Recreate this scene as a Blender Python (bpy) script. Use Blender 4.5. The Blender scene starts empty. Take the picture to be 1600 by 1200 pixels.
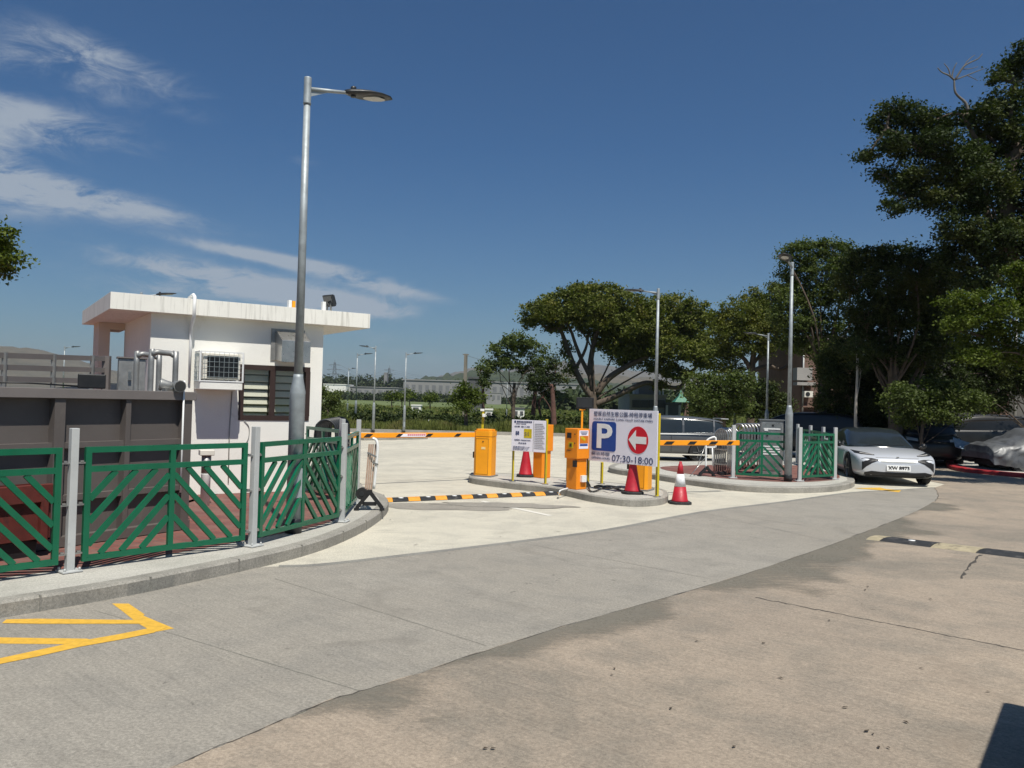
import bpy, bmesh, math, random
import numpy as np
from mathutils import Vector, Matrix
from mathutils.bvhtree import BVHTree
R = math.radians
C = bpy.context.scene.collection
rnd = random.Random(7)

# ------------------------------------------------------------------ camera
F, HC = 1250.0, 1.75                      # focal length in pixels of a 1600 px wide frame, eye height
PITCH, ROLL = math.atan(26 / F), 0.027
_f = Vector((0, math.cos(PITCH), math.sin(PITCH)))
_u = Vector((0, -math.sin(PITCH), math.cos(PITCH)))
_x = Vector((1, 0, 0))
_r = _x * math.cos(ROLL) + _u * math.sin(ROLL)
_up = _u * math.cos(ROLL) - _x * math.sin(ROLL)
cd = bpy.data.cameras.new('camera'); cam = bpy.data.objects.new('camera', cd); C.objects.link(cam)
cam.matrix_world = Matrix(((_r.x, _up.x, -_f.x, 0), (_r.y, _up.y, -_f.y, 0), (_r.z, _up.z, -_f.z, HC), (0, 0, 0, 1)))
cd.sensor_fit = 'HORIZONTAL'; cd.sensor_width = 36; cd.lens = 36 * F / 1600
cd.clip_start = 0.05; cd.clip_end = 20000
sc = bpy.context.scene; sc.camera = cam
sc.view_settings.view_transform = 'Standard'; sc.view_settings.look = 'None'
sc.view_settings.exposure = 0.36; sc.view_settings.gamma = 1
sc.cycles.max_bounces = 6; sc.cycles.transparent_max_bounces = 12; sc.cycles.volume_bounces = 0

def ray(px, py): return _f * F + _r * (px - 800) + _up * (600 - py)
def G(px, py, z=0.0):                     # a spot on the level z seen in that direction (used to survey the site)
    d = ray(px, py); t = (z - HC) / d.z
    return Vector((d.x * t, d.y * t, z))
def W(px, py, Y):
    d = ray(px, py); t = Y / d.y
    return Vector((d.x * t, Y, HC + d.z * t))
def on(px, py, p0, n):
    d = ray(px, py); o = Vector((0, 0, HC)); t = (p0 - o).dot(n) / d.dot(n)
    return o + d * t

# ------------------------------------------------------------------ sun and sky
SUN_EL = R(62); SUN_AZ = math.atan2(0.40, -0.92)
S = Vector((math.sin(SUN_AZ) * math.cos(SUN_EL), math.cos(SUN_AZ) * math.cos(SUN_EL), math.sin(SUN_EL)))
sl = bpy.data.lights.new('sun', 'SUN'); sl.energy = 4.3; sl.angle = R(0.5); sl.color = (1.0, 0.955, 0.87)
so = bpy.data.objects.new('sun', sl); C.objects.link(so); so.rotation_euler = S.to_track_quat('Z', 'Y').to_euler(); so.location = (0, 0, 50)
w = bpy.data.worlds.new('World'); sc.world = w; w.use_nodes = True
nt = w.node_tree; nt.nodes.clear()
class NT:
    def __init__(s, nt): s.t = nt
    def n(s, ty, **k):
        a = s.t.nodes.new(ty)
        for q, v in k.items(): setattr(a, q, v)
        return a
    def l(s, a, b): s.t.links.new(a, b)
    def m(s, op, a, b=None, c=None, clamp=False):
        q = s.t.nodes.new('ShaderNodeMath'); q.operation = op; q.use_clamp = clamp
        for i, v in enumerate((a, b, c)):
            if v is None: continue
            if isinstance(v, (int, float)): q.inputs[i].default_value = v
            else: s.l(v, q.inputs[i])
        return q.outputs[0]
    def mix(s, f, a, b, mode='MIX'):
        q = s.t.nodes.new('ShaderNodeMix'); q.data_type = 'RGBA'; q.blend_type = mode
        for v, k in ((f, 0), (a, 6), (b, 7)):
            if isinstance(v, (int, float)): q.inputs[k].default_value = v
            elif isinstance(v, (tuple, list)): q.inputs[k].default_value = (*v[:3], 1)
            else: s.l(v, q.inputs[k])
        return q.outputs[2]
    def noise(s, vec, scale, detail=4, rough=.55, dist=0):
        q = s.t.nodes.new('ShaderNodeTexNoise'); q.inputs['Scale'].default_value = scale
        q.inputs['Detail'].default_value = detail; q.inputs['Roughness'].default_value = rough; q.inputs['Distortion'].default_value = dist
        if vec is not None: s.l(vec, q.inputs['Vector'])
        return q.outputs[0]
    def mapr(s, v, a, b, c=0, d=1, smooth=False):
        q = s.t.nodes.new('ShaderNodeMapRange'); q.clamp = True
        if smooth: q.interpolation_type = 'SMOOTHSTEP'
        s.l(v, q.inputs[0])
        for i, k in enumerate((a, b, c, d)): q.inputs[i + 1].default_value = k
        return q.outputs[0]
    def mapping(s, vec, scale=(1, 1, 1), rot=(0, 0, 0), loc=(0, 0, 0)):
        q = s.t.nodes.new('ShaderNodeMapping'); s.l(vec, q.inputs[0])
        q.inputs['Scale'].default_value = scale; q.inputs['Rotation'].default_value = rot; q.inputs['Location'].default_value = loc
        return q.outputs[0]
N = NT(nt)
sky = N.n('ShaderNodeTexSky', sky_type='NISHITA'); sky.sun_disc = False
sky.sun_elevation = SUN_EL; sky.sun_rotation = SUN_AZ; sky.altitude = 0; sky.air_density = 1.0; sky.dust_density = 1.0; sky.ozone_density = 3.0
bg = N.n('ShaderNodeBackground'); bg.inputs[1].default_value = 0.06
tc = N.n('ShaderNodeTexCoord'); sp = N.n('ShaderNodeSeparateXYZ'); N.l(tc.outputs['Generated'], sp.inputs[0])
X, Y, Z = sp.outputs
az = N.m('ARCTAN2', X, Y); el = N.m('ARCSINE', Z)
cv = N.n('ShaderNodeCombineXYZ'); N.l(az, cv.inputs[0]); N.l(el, cv.inputs[1])
wv = N.mapping(cv.outputs[0], scale=(1, 3.4, 1), loc=(1.3, .4, 0))
n1 = N.noise(wv, 5.5, 7, .6, .35)
n2 = N.noise(N.mapping(cv.outputs[0], scale=(1, 2.6, 1), loc=(3, 1, 0)), 15, 9, .72, 1.1)
nn = N.m('ADD', N.m('MULTIPLY', n1, .52), N.m('MULTIPLY', n2, .48))
def azel(px, py):
    d = ray(px, py).normalized(); return math.atan2(d.x, d.y), math.asin(d.z)
total = None
for (cx, cy, rx, ry, rot, st) in [(150, 95, 150, 38, 8, .9), (20, 95, 70, 25, 0, .5), (60, 190, 160, 36, 2, .95), (-60, 210, 140, 45, 0, .8), (120, 305, 200, 22, 7, 1.3), (-20, 290, 150, 42, 3, 1.1),
                              (150, 145, 60, 20, 10, .35), (300, 180, 70, 15, 5, .2), (480, 250, 30, 14, 5, .30), (340, 432, 170, 20, 7, 1.5), (440, 405, 150, 9, 6, 1.2), (560, 440, 120, 10, 9, 1.0), (520, 478, 100, 18, 4, 1.1), (430, 455, 130, 18, 5, 1.0), (250, 450, 140, 26, 3, .6),
                              (600, 450, 70, 10, 9, .6), (610, 480, 45, 16, 6, .5), (640, 550, 75, 25, 8, .4), (560, 520, 70, 14, 4, .25), (85, 415, 30, 10, 0, .2), (400, 400, 60, 8, 5, .4)]:
    a0, e0 = azel(cx, cy); a1, _ = azel(cx + rx, cy); _, e1 = azel(cx, cy - ry)
    dx = N.m('SUBTRACT', az, a0); dy = N.m('SUBTRACT', el, e0)
    c, s_ = math.cos(R(-rot)), math.sin(R(-rot))
    qx = N.m('DIVIDE', N.m('ADD', N.m('MULTIPLY', dx, c), N.m('MULTIPLY', dy, s_)), abs(a1 - a0))
    qy = N.m('DIVIDE', N.m('SUBTRACT', N.m('MULTIPLY', dy, c), N.m('MULTIPLY', dx, s_)), abs(e1 - e0))
    d2 = N.m('ADD', N.m('MULTIPLY', qx, qx), N.m('MULTIPLY', qy, qy))
    g = N.m('MULTIPLY', N.m('EXPONENT', N.m('MULTIPLY', d2, -1.0)), st)
    total = g if total is None else N.m('ADD', total, g)
dens = N.m('MULTIPLY', total, N.mapr(nn, .38, .60, .10, 1.45))
cm = N.m('MULTIPLY', N.mapr(dens, .08, 1.25, 0, 1, True), .85)
tint = N.mix(N.mapr(Z, 0.0, .30), (0.58, 0.76, 0.87), (0.36, 0.655, 0.90))
skyc = N.mix(1.0, sky.outputs[0], tint, 'MULTIPLY')
cc = N.mix(cm, skyc, (4.9, 5.6, 6.5))
N.l(cc, bg.inputs[0]); wo = N.n('ShaderNodeOutputWorld'); N.l(bg.outputs[0], wo.inputs[0])

# ------------------------------------------------------------------ materials
M = {}
def mat(name, col, rough=.6, metal=0, var=.15, scale=6, bump=0, bscale=40, dark=None, streak=0, coat=0, rv=.08):
    m = bpy.data.materials.new(name); m.use_nodes = True; t = NT(m.node_tree)
    b = m.node_tree.nodes['Principled BSDF']; o = t.n('ShaderNodeTexCoord').outputs['Object']
    col = tuple(col)
    n = t.noise(o, scale, 6, .6)
    c = t.mix(t.mapr(n, .3, .7), tuple(v * (1 - var) for v in col), tuple(min(1, v * (1 + var)) for v in col))
    if dark:      # patches of dirt with a shape of their own
        n2 = t.noise(o, dark[1], 8, .7, .6)
        c = t.mix(t.mapr(n2, dark[2], dark[2] + .12, 0, dark[3]), c, dark[0])
    if streak:    # rain streaks running down
        n3 = t.noise(t.mapping(o, scale=(14, 14, .8)), 1.6, 5, .6)
        c = t.mix(t.mapr(n3, .5, .72, 0, streak), c, (.22, .2, .16))
    t.l(c, b.inputs['Base Color'])
    r = t.mapr(t.noise(o, scale * 3, 3), .3, .7, max(0, rough - rv), min(1, rough + rv)); t.l(r, b.inputs['Roughness'])
    b.inputs['Metallic'].default_value = metal
    if coat: b.inputs['Coat Weight'].default_value = coat; b.inputs['Coat Roughness'].default_value = .03
    if bump:
        q = t.n('ShaderNodeBump'); q.inputs['Strength'].default_value = bump; q.inputs['Distance'].default_value = .01
        t.l(t.noise(o, bscale, 5, .7), q.inputs['Height']); t.l(q.outputs[0], b.inputs['Normal'])
    M[name] = m; return m
mat('white_wall', (.80, .785, .725), .85, var=.05, scale=1.2, bump=.3, bscale=60, dark=((.50, .46, .38), 2.2, .60, .35))
mat('roof_white', (.80, .78, .71), .8, var=.04, scale=2, streak=.42)
mat('beige_wall', (.68, .56, .45), .85, var=.05, scale=2)
mat('green_paint', (.001, .112, .052), .35, var=.12, scale=5, coat=.12, dark=((.06, .10, .07), 9, .64, .35))
mat('post_grey', (.45, .46, .45), .5, var=.08, scale=4, dark=((.26, .25, .23), 11, .62, .4))
mat('galv', (.33, .36, .37), .55, .35, var=.18, scale=9, dark=((.2, .22, .23), 14, .6, .35))
mat('steel', (.42, .42, .41), .33, .85, var=.15, scale=5)
mat('steel_dull', (.30, .30, .29), .5, .6, var=.2, scale=7)
mat('dark_metal', (.022, .024, .026), .45, var=.2)
mat('black', (.012, .012, .013), .5, var=.2)
mat('rubber', (.020, .021, .023), .75, var=.35, scale=10, dark=((.12, .11, .10), 6, .55, .5))
mat('container', (.105, .090, .082), .6, var=.10, scale=2, dark=((.16, .14, .12), 4, .6, .4))
mat('container_light', (.17, .15, .14), .6, var=.10, scale=2)
mat('rust_red', (.105, .018, .012), .65, var=.3, scale=5, dark=((.03, .012, .01), 5, .55, .7))
mat('red_paint', (.35, .02, .025), .6, var=.2, scale=3, dark=((.12, .03, .03), 5, .55, .6))
mat('yellow_box', (.86, .34, .010), .42, var=.07, scale=3, dark=((.50, .22, .03), 6, .60, .35))
mat('orange_box', (.82, .25, .008), .42, var=.07, scale=3, dark=((.45, .15, .02), 6, .60, .35))
mat('orange_dark', (.62, .17, .004), .45, var=.06, scale=3)
mat('arm_orange', (.90, .33, .01), .4, var=.04)
mat('pole_yellow', (.55, .42, .01), .45, var=.1, scale=8)
mat('worn_label', (.80, .62, .30), .6, var=.2, scale=30)
mat('road_yellow', (.62, .36, .04), .8, var=.15, scale=20, dark=((.30, .27, .2), 22, .62, .8))
mat('hump_yellow', (.70, .30, .035), .6, var=.15, scale=14)
mat('sign_white', (.80, .77, .84), .55, var=.02)
mat('sign_blue', (.006, .055, .28), .5, var=.03)
mat('sign_red', (.60, .004, .02), .5, var=.03)
mat('ink', (.03, .045, .13), .6, var=.05)
mat('white', (.78, .78, .76), .5, var=.05)
mat('cone_red', (.40, .012, .026), .5, var=.18, scale=8)
mat('cone_white', (.72, .73, .74), .35, var=.12, scale=12)
mat('wood_pale', (.45, .32, .24), .6, var=.2, scale=14)
mat('cream', (.68, .65, .57), .6, var=.05)
mat('cage_wire', (.38, .43, .43), .5, .3, var=.1)
mat('shaded_car_glass', (.008, .009, .010), .35, var=.1, rv=0)  # darker, duller copy of car_glass with deep shade put into its colour
mat('brown_frame', (.035, .018, .014), .5, var=.1)
mat('glass_dark', (.016, .022, .026), .05, var=.1, coat=.5)
mat('car_glass', (.02, .026, .03), .10, var=.1, rv=0)
mat('silver_car', (.60, .62, .65), .35, .25, var=.0, coat=.8, rv=0)
mat('grey_car', (.10, .105, .11), .35, .3, var=.0, coat=.4, rv=0)
mat('black_car', (.010, .011, .012), .35, var=.1, coat=.15, rv=0)
mat('lens', (.55, .53, .5), .15, var=.05)
mat('lamp_lens', (.45, .45, .41), .2, var=.05)
mat('tyre', (.014, .014, .015), .8, var=.2)
mat('tarp', (.10, .105, .11), .45, .1, var=.25, scale=2, bump=.9, bscale=5, dark=((.04, .04, .044), 2.5, .5, .7))
mat('brown_wall', (.17, .105, .08), .85, var=.12, scale=1, dark=((.10, .07, .055), .7, .55, .5))
mat('shaded_concrete', (.10, .096, .086), .9, var=.25, scale=.8)  # concrete darkened: deep tree shade is put into the colour
mat('grey_wall', (.30, .285, .265), .85, var=.12, scale=1)
mat('far_wall', (.25, .245, .24), .85, var=.1, scale=.1)
mat('far_window', (.17, .17, .175), .5, var=.1, scale=.2)
mat('far_dark', (.09, .09, .095), .85, var=.1, scale=.3)
mat('tile_green', (.02, .16, .09), .5, var=.2, scale=2)
mat('bark', (.10, .075, .055), .9, var=.35, scale=5, bump=.8, bscale=9)
mat('dead_wood', (.13, .12, .11), .9, var=.3, scale=5)
mat('bark_red', (.12, .06, .045), .9, var=.3, scale=5)
mat('bark_pale', (.34, .31, .27), .9, var=.2, scale=5)
mat('pole_old', (.20, .18, .145), .9, var=.2, scale=1)
mat('cloth_blue', (.20, .28, .36), .8, var=.2)

def ground_mat(name, base, alt, patch, line=(0, 1), seed=0, lines=.25, bumpk=.35, tint=None):
    m = bpy.data.materials.new(name); m.use_nodes = True; t = NT(m.node_tree); b = m.node_tree.nodes['Principled BSDF']
    o = t.n('ShaderNodeTexCoord').outputs['Object']
    o = t.mapping(o, loc=(seed, seed * .7, 0))
    big = t.noise(o, .28, 6, .6, .4); mid = t.noise(o, 1.7, 7, .65, .3); fine = t.noise(o, 55, 4, .75); vf = t.noise(o, 230, 2, .8)
    ang = math.atan2(line[1], line[0])
    ro = t.mapping(o, rot=(0, 0, -ang)); br = t.noise(t.mapping(ro, scale=(.6, 16, 1)), 1.8, 7, .75)
    el_ = t.noise(t.mapping(ro, scale=(1, 3.2, 1), loc=(2, 7, 0)), 3.4, 6, .7, .3)
    c = t.mix(t.mapr(big, .35, .66), base, alt)
    c = t.mix(t.mapr(mid, .46, .66, 0, .7), c, patch)
    if tint: c = t.mix(t.mapr(t.noise(o, .33, 7, .68, .8), .50, .66, 0, tint[1]), c, tint[0])
    c = t.mix(1.0, c, t.mix(t.mapr(fine, .33, .67), (.72, .72, .72), (1.24, 1.24, 1.24)), 'MULTIPLY')
    c = t.mix(1.0, c, t.mix(t.mapr(vf, .3, .7), (.72, .72, .72), (1.28, 1.28, 1.28)), 'MULTIPLY')
    c = t.mix(1.0, c, t.mix(t.mapr(br, .3, .7), (1 - lines,) * 3, (1 + lines * .7,) * 3), 'MULTIPLY')
    c = t.mix(t.mapr(el_, .60, .66, 0, .55 * max(.35, bumpk)), c, tuple(v * .5 for v in base))
    spots = t.noise(o, 7, 3, .6, .4)           # dropped oil and gum
    c = t.mix(t.mapr(spots, .70, .73, 0, .6), c, tuple(v * .35 for v in base))
    st = t.noise(t.mapping(o, scale=(1, 1, 1), loc=(9, 4, 0)), .9, 9, .72, 1.4)
    c = t.mix(t.mapr(st, .56, .66, 0, .38), c, tuple(v * .55 for v in base))
    t.l(c, b.inputs['Base Color']); b.inputs['Roughness'].default_value = .9
    q = t.n('ShaderNodeBump'); q.inputs['Strength'].default_value = bumpk; q.inputs['Distance'].default_value = .006
    t.l(t.m('ADD', t.m('ADD', fine, t.m('MULTIPLY', br, 1.2)), t.m('MULTIPLY', vf, .5)), q.inputs['Height']); t.l(q.outputs[0], b.inputs['Normal'])
    M[name] = m; return m
ground_mat('road_grey', (.270, .246, .205), (.290, .268, .228), (.22, .205, .176), tuple((G(760, 1010) - G(430, 905))[:2]), 3, .13, .35)
ground_mat('road_tan', (.350, .285, .215), (.280, .232, .180), (.215, .188, .150), tuple((G(1620, 1022) - G(1180, 935))[:2]), 11, .16, .6, ((.185, .165, .132), .85))
ground_mat('lot', (.56, .52, .42), (.47, .44, .36), (.39, .365, .305), (1, .1), 5, .14, .3)
ground_mat('kerb_con', (.33, .31, .27), (.28, .265, .23), (.20, .19, .165), (1, 0), 8, .1, .5)
ground_mat('pave_con', (.46, .44, .39), (.40, .385, .34), (.33, .32, .28), (1, .9), 2, .12, .3)
ground_mat('gutter', (.21, .205, .18), (.26, .25, .22), (.16, .155, .14), (1, .6), 21, .2, .4)
ground_mat('worn', (.185, .178, .15), (.215, .20, .168), (.15, .145, .125), (1, .5), 31, .3, .6)
ground_mat('earth', (.075, .085, .035), (.10, .10, .05), (.055, .065, .03), (1, 0), 4, .3, .8)
def field_mat():
    m = bpy.data.materials.new('field'); m.use_nodes = True; t = NT(m.node_tree); b = m.node_tree.nodes['Principled BSDF']
    o = t.n('ShaderNodeTexCoord').outputs['Object']
    a = t.noise(t.mapping(o, scale=(.25, 1, 1), rot=(0, 0, R(12))), .09, 7, .65, .5); f = t.noise(o, 1.2, 6, .7)
    c = t.mix(t.mapr(a, .35, .65), (.085, .115, .028), (.17, .21, .065))
    c = t.mix(t.mapr(f, .35, .7, 0, .7), c, (.035, .05, .015))
    t.l(c, b.inputs['Base Color']); b.inputs['Roughness'].default_value = 1; M['field'] = m
field_mat()
def hill_mat(name, a, b2, k):
    m = bpy.data.materials.new(name); m.use_nodes = True; t = NT(m.node_tree); b = m.node_tree.nodes['Principled BSDF']
    o = t.n('ShaderNodeTexCoord').outputs['Object']; n = t.noise(o, k, 9, .75)
    t.l(t.mix(t.mapr(n, .35, .65), a, b2), b.inputs['Base Color']); b.inputs['Roughness'].default_value = 1; M[name] = m
hill_mat('hill_wood', (.012, .022, .010), (.05, .065, .025), .03); hill_mat('hill_dry', (.06, .055, .035), (.12, .10, .065), .008)
def brick_mat():
    m = bpy.data.materials.new('brick'); m.use_nodes = True; t = NT(m.node_tree); b = m.node_tree.nodes['Principled BSDF']
    o = t.n('ShaderNodeTexCoord').outputs['Object']; q = t.n('ShaderNodeTexBrick')
    t.l(t.mapping(o, rot=(0, 0, R(38))), q.inputs['Vector']); q.inputs['Scale'].default_value = 1
    q.inputs['Color1'].default_value = (.205, .070, .052, 1); q.inputs['Color2'].default_value = (.14, .050, .042, 1); q.inputs['Mortar'].default_value = (.10, .07, .06, 1)
    q.inputs['Brick Width'].default_value = .2; q.inputs['Row Height'].default_value = .1; q.inputs['Mortar Size'].default_value = .006
    c = t.mix(t.mapr(t.noise(o, 3, 6, .7), .45, .7, 0, .55), q.outputs[0], (.22, .15, .12))
    t.l(c, b.inputs['Base Color']); b.inputs['Roughness'].default_value = .9; M['brick'] = m
brick_mat()
def leaf_mat(name, a, b2, tr=.25, tip=None):
    m = bpy.data.materials.new(name); m.use_nodes = True; t = NT(m.node_tree); m.node_tree.nodes.clear()
    g = t.n('ShaderNodeNewGeometry'); o = t.n('ShaderNodeTexCoord').outputs['Object']
    n = t.noise(o, .55, 3, .5)
    c = t.mix(t.m('ADD', t.m('MULTIPLY', g.outputs['Random Per Island'], .55), t.mapr(n, .3, .7, 0, .45)), a, b2)
    if tip: c = t.mix(t.mapr(t.noise(t.mapping(o, loc=(5, 5, 5)), .8, 3), .52, .68, 0, .6), c, tip)
    d = t.n('ShaderNodeBsdfPrincipled'); t.l(c, d.inputs['Base Color']); d.inputs['Roughness'].default_value = .6; d.inputs['Specular IOR Level'].default_value = .12
    x = t.n('ShaderNodeBsdfTranslucent'); t.l(t.mix(1., c, (1.2, 1.5, .5), 'MULTIPLY'), x.inputs[0])
    mx = t.n('ShaderNodeMixShader'); mx.inputs[0].default_value = tr; t.l(d.outputs[0], mx.inputs[1]); t.l(x.outputs[0], mx.inputs[2])
    ou = t.n('ShaderNodeOutputMaterial'); t.l(mx.outputs[0], ou.inputs[0]); M[name] = m
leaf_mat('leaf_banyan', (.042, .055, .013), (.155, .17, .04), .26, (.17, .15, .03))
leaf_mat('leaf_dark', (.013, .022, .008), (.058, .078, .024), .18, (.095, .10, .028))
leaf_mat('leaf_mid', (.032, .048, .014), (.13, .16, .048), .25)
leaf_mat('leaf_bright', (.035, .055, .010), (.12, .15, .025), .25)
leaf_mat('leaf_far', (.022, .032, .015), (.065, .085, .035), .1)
leaf_mat('grass_blade', (.07, .085, .022), (.22, .24, .07), .25, (.26, .20, .09))
def glass_mat():
    m = bpy.data.materials.new('window_glass'); m.use_nodes = True; t = NT(m.node_tree); m.node_tree.nodes.clear()
    a = t.n('ShaderNodeBsdfTransparent'); a.inputs[0].default_value = (.93, .94, .92, 1); g = t.n('ShaderNodeBsdfGlossy'); g.inputs['Roughness'].default_value = .02
    mx = t.n('ShaderNodeMixShader'); mx.inputs[0].default_value = .07; t.l(a.outputs[0], mx.inputs[1]); t.l(g.outputs[0], mx.inputs[2])
    o = t.n('ShaderNodeOutputMaterial'); t.l(mx.outputs[0], o.inputs[0]); M['window_glass'] = m
glass_mat()

# ------------------------------------------------------------------ object helpers
IM = {}
def setm(o):
    IM[o.name] = (Matrix.Translation(o.location) @ Matrix.Rotation(o.rotation_euler.z, 4, 'Z') @ Matrix.Scale(o.scale[0], 4)).inverted()
I4 = Matrix.Identity(4)
def thing(name, label, cat, loc=(0, 0, 0), rz=0, group=None, scale=1):
    o = bpy.data.objects.new(name, None); C.objects.link(o); o.empty_display_size = .3
    o.location = loc; o.rotation_euler = (0, 0, rz); o.scale = (scale,) * 3
    o['label'] = label; o['category'] = cat
    if group: o['group'] = group
    setm(o); return o
def tag(o, label, cat, group=None, kind=None):
    o['label'] = label; o['category'] = cat
    if group: o['group'] = group
    if kind: o['kind'] = kind
    return o
def struct(o): o['kind'] = 'structure'; return o
class MB:
    def __init__(s): s.v = []; s.f = []; s.mi = []; s.sm = []
    def add(s, v, f, mi=0, sm=False):
        k = len(s.v); s.v += [Vector(a) for a in v]; s.f += [[i + k for i in q] for q in f]; s.mi += [mi] * len(f); s.sm += [sm] * len(f); return s
    def box(s, c, size, rz=0, mi=0, rot=None):
        m = rot if rot is not None else Matrix.Rotation(rz, 3, 'Z'); c = Vector(c); h = Vector(size) / 2
        v = [c + m @ Vector((a * h.x, b * h.y, d * h.z)) for a in (-1, 1) for b in (-1, 1) for d in (-1, 1)]
        return s.add(v, [(0, 1, 3, 2), (4, 6, 7, 5), (0, 4, 5, 1), (2, 3, 7, 6), (0, 2, 6, 4), (1, 5, 7, 3)], mi)
    def bar(s, p, q, w_, d_, mi=0, up=Vector((0, 0, 1))):      # w_ across 'up', d_ along the other way
        p = Vector(p); q = Vector(q); a = (q - p); L = a.length
        if L < 1e-6: return s
        a = a / L; b = up.cross(a)
        if b.length < 1e-3: b = Vector((1, 0, 0)).cross(a)
        b.normalize(); c = a.cross(b)
        m = Matrix((a, b, c)).transposed()
        return s.box((p + q) / 2, (L, d_, w_), rot=m, mi=mi)
    def tube(s, pts, r, n=8, mi=0, cap=True):
        pts = [Vector(p) for p in pts]; rr = r if isinstance(r, (list, tuple)) else [r] * len(pts)
        v = []; prev = None
        for i, p in enumerate(pts):
            a = (pts[min(i + 1, len(pts) - 1)] - pts[max(i - 1, 0)]).normalized()
            b = a.cross(prev if prev is not None else (Vector((0, 0, 1)) if abs(a.z) < .9 else Vector((1, 0, 0))))
            if prev is not None: b = prev - a * prev.dot(a)
            if b.length < 1e-4: b = a.cross(Vector((1, 0, 0)))
            b.normalize(); prev = b; c = a.cross(b)
            for k in range(n):
                t = 2 * math.pi * k / n; v.append(p + (b * math.cos(t) + c * math.sin(t)) * rr[i])
        f = [(i * n + k, i * n + (k + 1) % n, (i + 1) * n + (k + 1) % n, (i + 1) * n + k) for i in range(len(pts) - 1) for k in range(n)]
        s.add(v, f, mi, True)
        if cap:
            k = len(s.v) - len(v); s.f += [list(range(k, k + n))[::-1], list(range(k + len(v) - n, k + len(v)))]; s.mi += [mi] * 2; s.sm += [False] * 2
        return s
    def lathe(s, prof, c=(0, 0, 0), n=24, mi=0):
        c = Vector(c); return s.tube([c + Vector((0, 0, z)) for _, z in prof], [max(r_, 1e-4) for r_, _ in prof], n, mi)
    def prism(s, poly, z0, z1, mi=0):
        n = len(poly); area = sum(poly[i][0] * poly[(i + 1) % n][1] - poly[(i + 1) % n][0] * poly[i][1] for i in range(n))
        if area < 0: poly = poly[::-1]
        v = [(p[0], p[1], z0) for p in poly] + [(p[0], p[1], z1) for p in poly]
        return s.add(v, [list(range(n))[::-1], list(range(n, 2 * n))] + [(i, (i + 1) % n, n + (i + 1) % n, n + i) for i in range(n)], mi)
    def build(s, name, mats, parent=None, bevel=0, local=False, sub=0):
        im = IM.get(parent.name, I4) if parent is not None else I4
        me = bpy.data.meshes.new(name); me.from_pydata([tuple(a if local else im @ a) for a in s.v], [], s.f)
        for m_ in (mats if isinstance(mats, (list, tuple)) else [mats]): me.materials.append(M[m_] if isinstance(m_, str) else m_)
        me.polygons.foreach_set('material_index', s.mi); me.polygons.foreach_set('use_smooth', s.sm); me.update()
        o = bpy.data.objects.new(name, me); C.objects.link(o)
        if parent is not None: o.parent = parent
        IM[o.name] = im
        if bevel:
            b = o.modifiers.new('bevel', 'BEVEL'); b.width = bevel; b.segments = 2; b.limit_method = 'ANGLE'; b.angle_limit = R(40)
        if sub:
            b = o.modifiers.new('sub', 'SUBSURF'); b.levels = sub; b.render_levels = sub
        return o
def sheet(name, pts, mname, z):
    b = MB(); v = [(p[0], p[1], z) for p in pts]; area = sum(v[i][0] * v[(i + 1) % len(v)][1] - v[(i + 1) % len(v)][0] * v[i][1] for i in range(len(v)))
    if area < 0: v = v[::-1]
    b.add(v, [list(range(len(v)))]); return b.build(name, mname)
def smooth(pts, k=6, closed=False):       # Catmull-Rom through the points
    pts = [Vector(p) for p in pts]; out = []; n = len(pts)
    rng = range(n if closed else n - 1)
    for i in rng:
        g = (lambda j: pts[j % n]) if closed else (lambda j: pts[max(0, min(n - 1, j))])
        p0, p1, p2, p3 = g(i - 1), g(i), g(i + 1), g(i + 2)
        for j in range(k):
            t = j / k; out.append(.5 * ((2 * p1) + (p2 - p0) * t + (2 * p0 - 5 * p1 + 4 * p2 - p3) * t * t + (3 * p1 - p0 - 3 * p2 + p3) * t ** 3))
    if not closed: out.append(pts[-1])
    return out
def inset(path, d):                        # shift a line sideways in plan by d (left of its run)
    out = []
    for i, p in enumerate(path):
        a = path[min(i + 1, len(path) - 1)] - path[max(i - 1, 0)]; a.z = 0; a.normalize(); out.append(p + Vector((-a.y, a.x, 0)) * d)
    return out
def copy_tree(o, parent=None):
    c = o.copy(); C.objects.link(c)
    c.parent = parent
    for ch in list(o.children): copy_tree(ch, c)
    return c
FONT = None
def text(s, size, name, mname, parent, origin, ux, uz, nrm, align='LEFT', width=None, thick=.0015, bold=0, height=None, local=False):
    """one line of lettering; origin is its baseline point in world space"""
    cu = bpy.data.curves.new('t', 'FONT'); cu.body = s; cu.size = size; cu.align_x = 'LEFT'; cu.extrude = thick; cu.offset = bold; cu.resolution_u = 3
    o = bpy.data.objects.new('t', cu); C.objects.link(o); bpy.context.view_layer.update()
    me = bpy.data.meshes.new_from_object(o.evaluated_get(bpy.context.evaluated_depsgraph_get())); bpy.data.objects.remove(o)
    if not len(me.vertices): return None
    xs = [v.co.x for v in me.vertices]; ys = [v.co.y for v in me.vertices]; x0, x1 = min(xs), max(xs)
    kx = (width / (x1 - x0)) if width else 1; ky = (height / (max(ys) - min(ys))) if height else 1
    y0 = min(ys) if height else 0
    L = (x1 - x0) * kx; sh = {'LEFT': 0, 'CENTER': -L / 2, 'RIGHT': -L}[align]
    im = I4 if local else IM.get(parent.name, I4)
    for v in me.vertices:
        q = origin + ux * ((v.co.x - x0) * kx + sh) + uz * (v.co.y - y0) * ky + nrm * (v.co.z + .0035); v.co = im @ q
    me.materials.clear(); me.materials.append(M[mname])
    ob = bpy.data.objects.new(name, me); C.objects.link(ob); ob.parent = parent; return ob
UZ = Vector((0, 0, 1))

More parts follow.
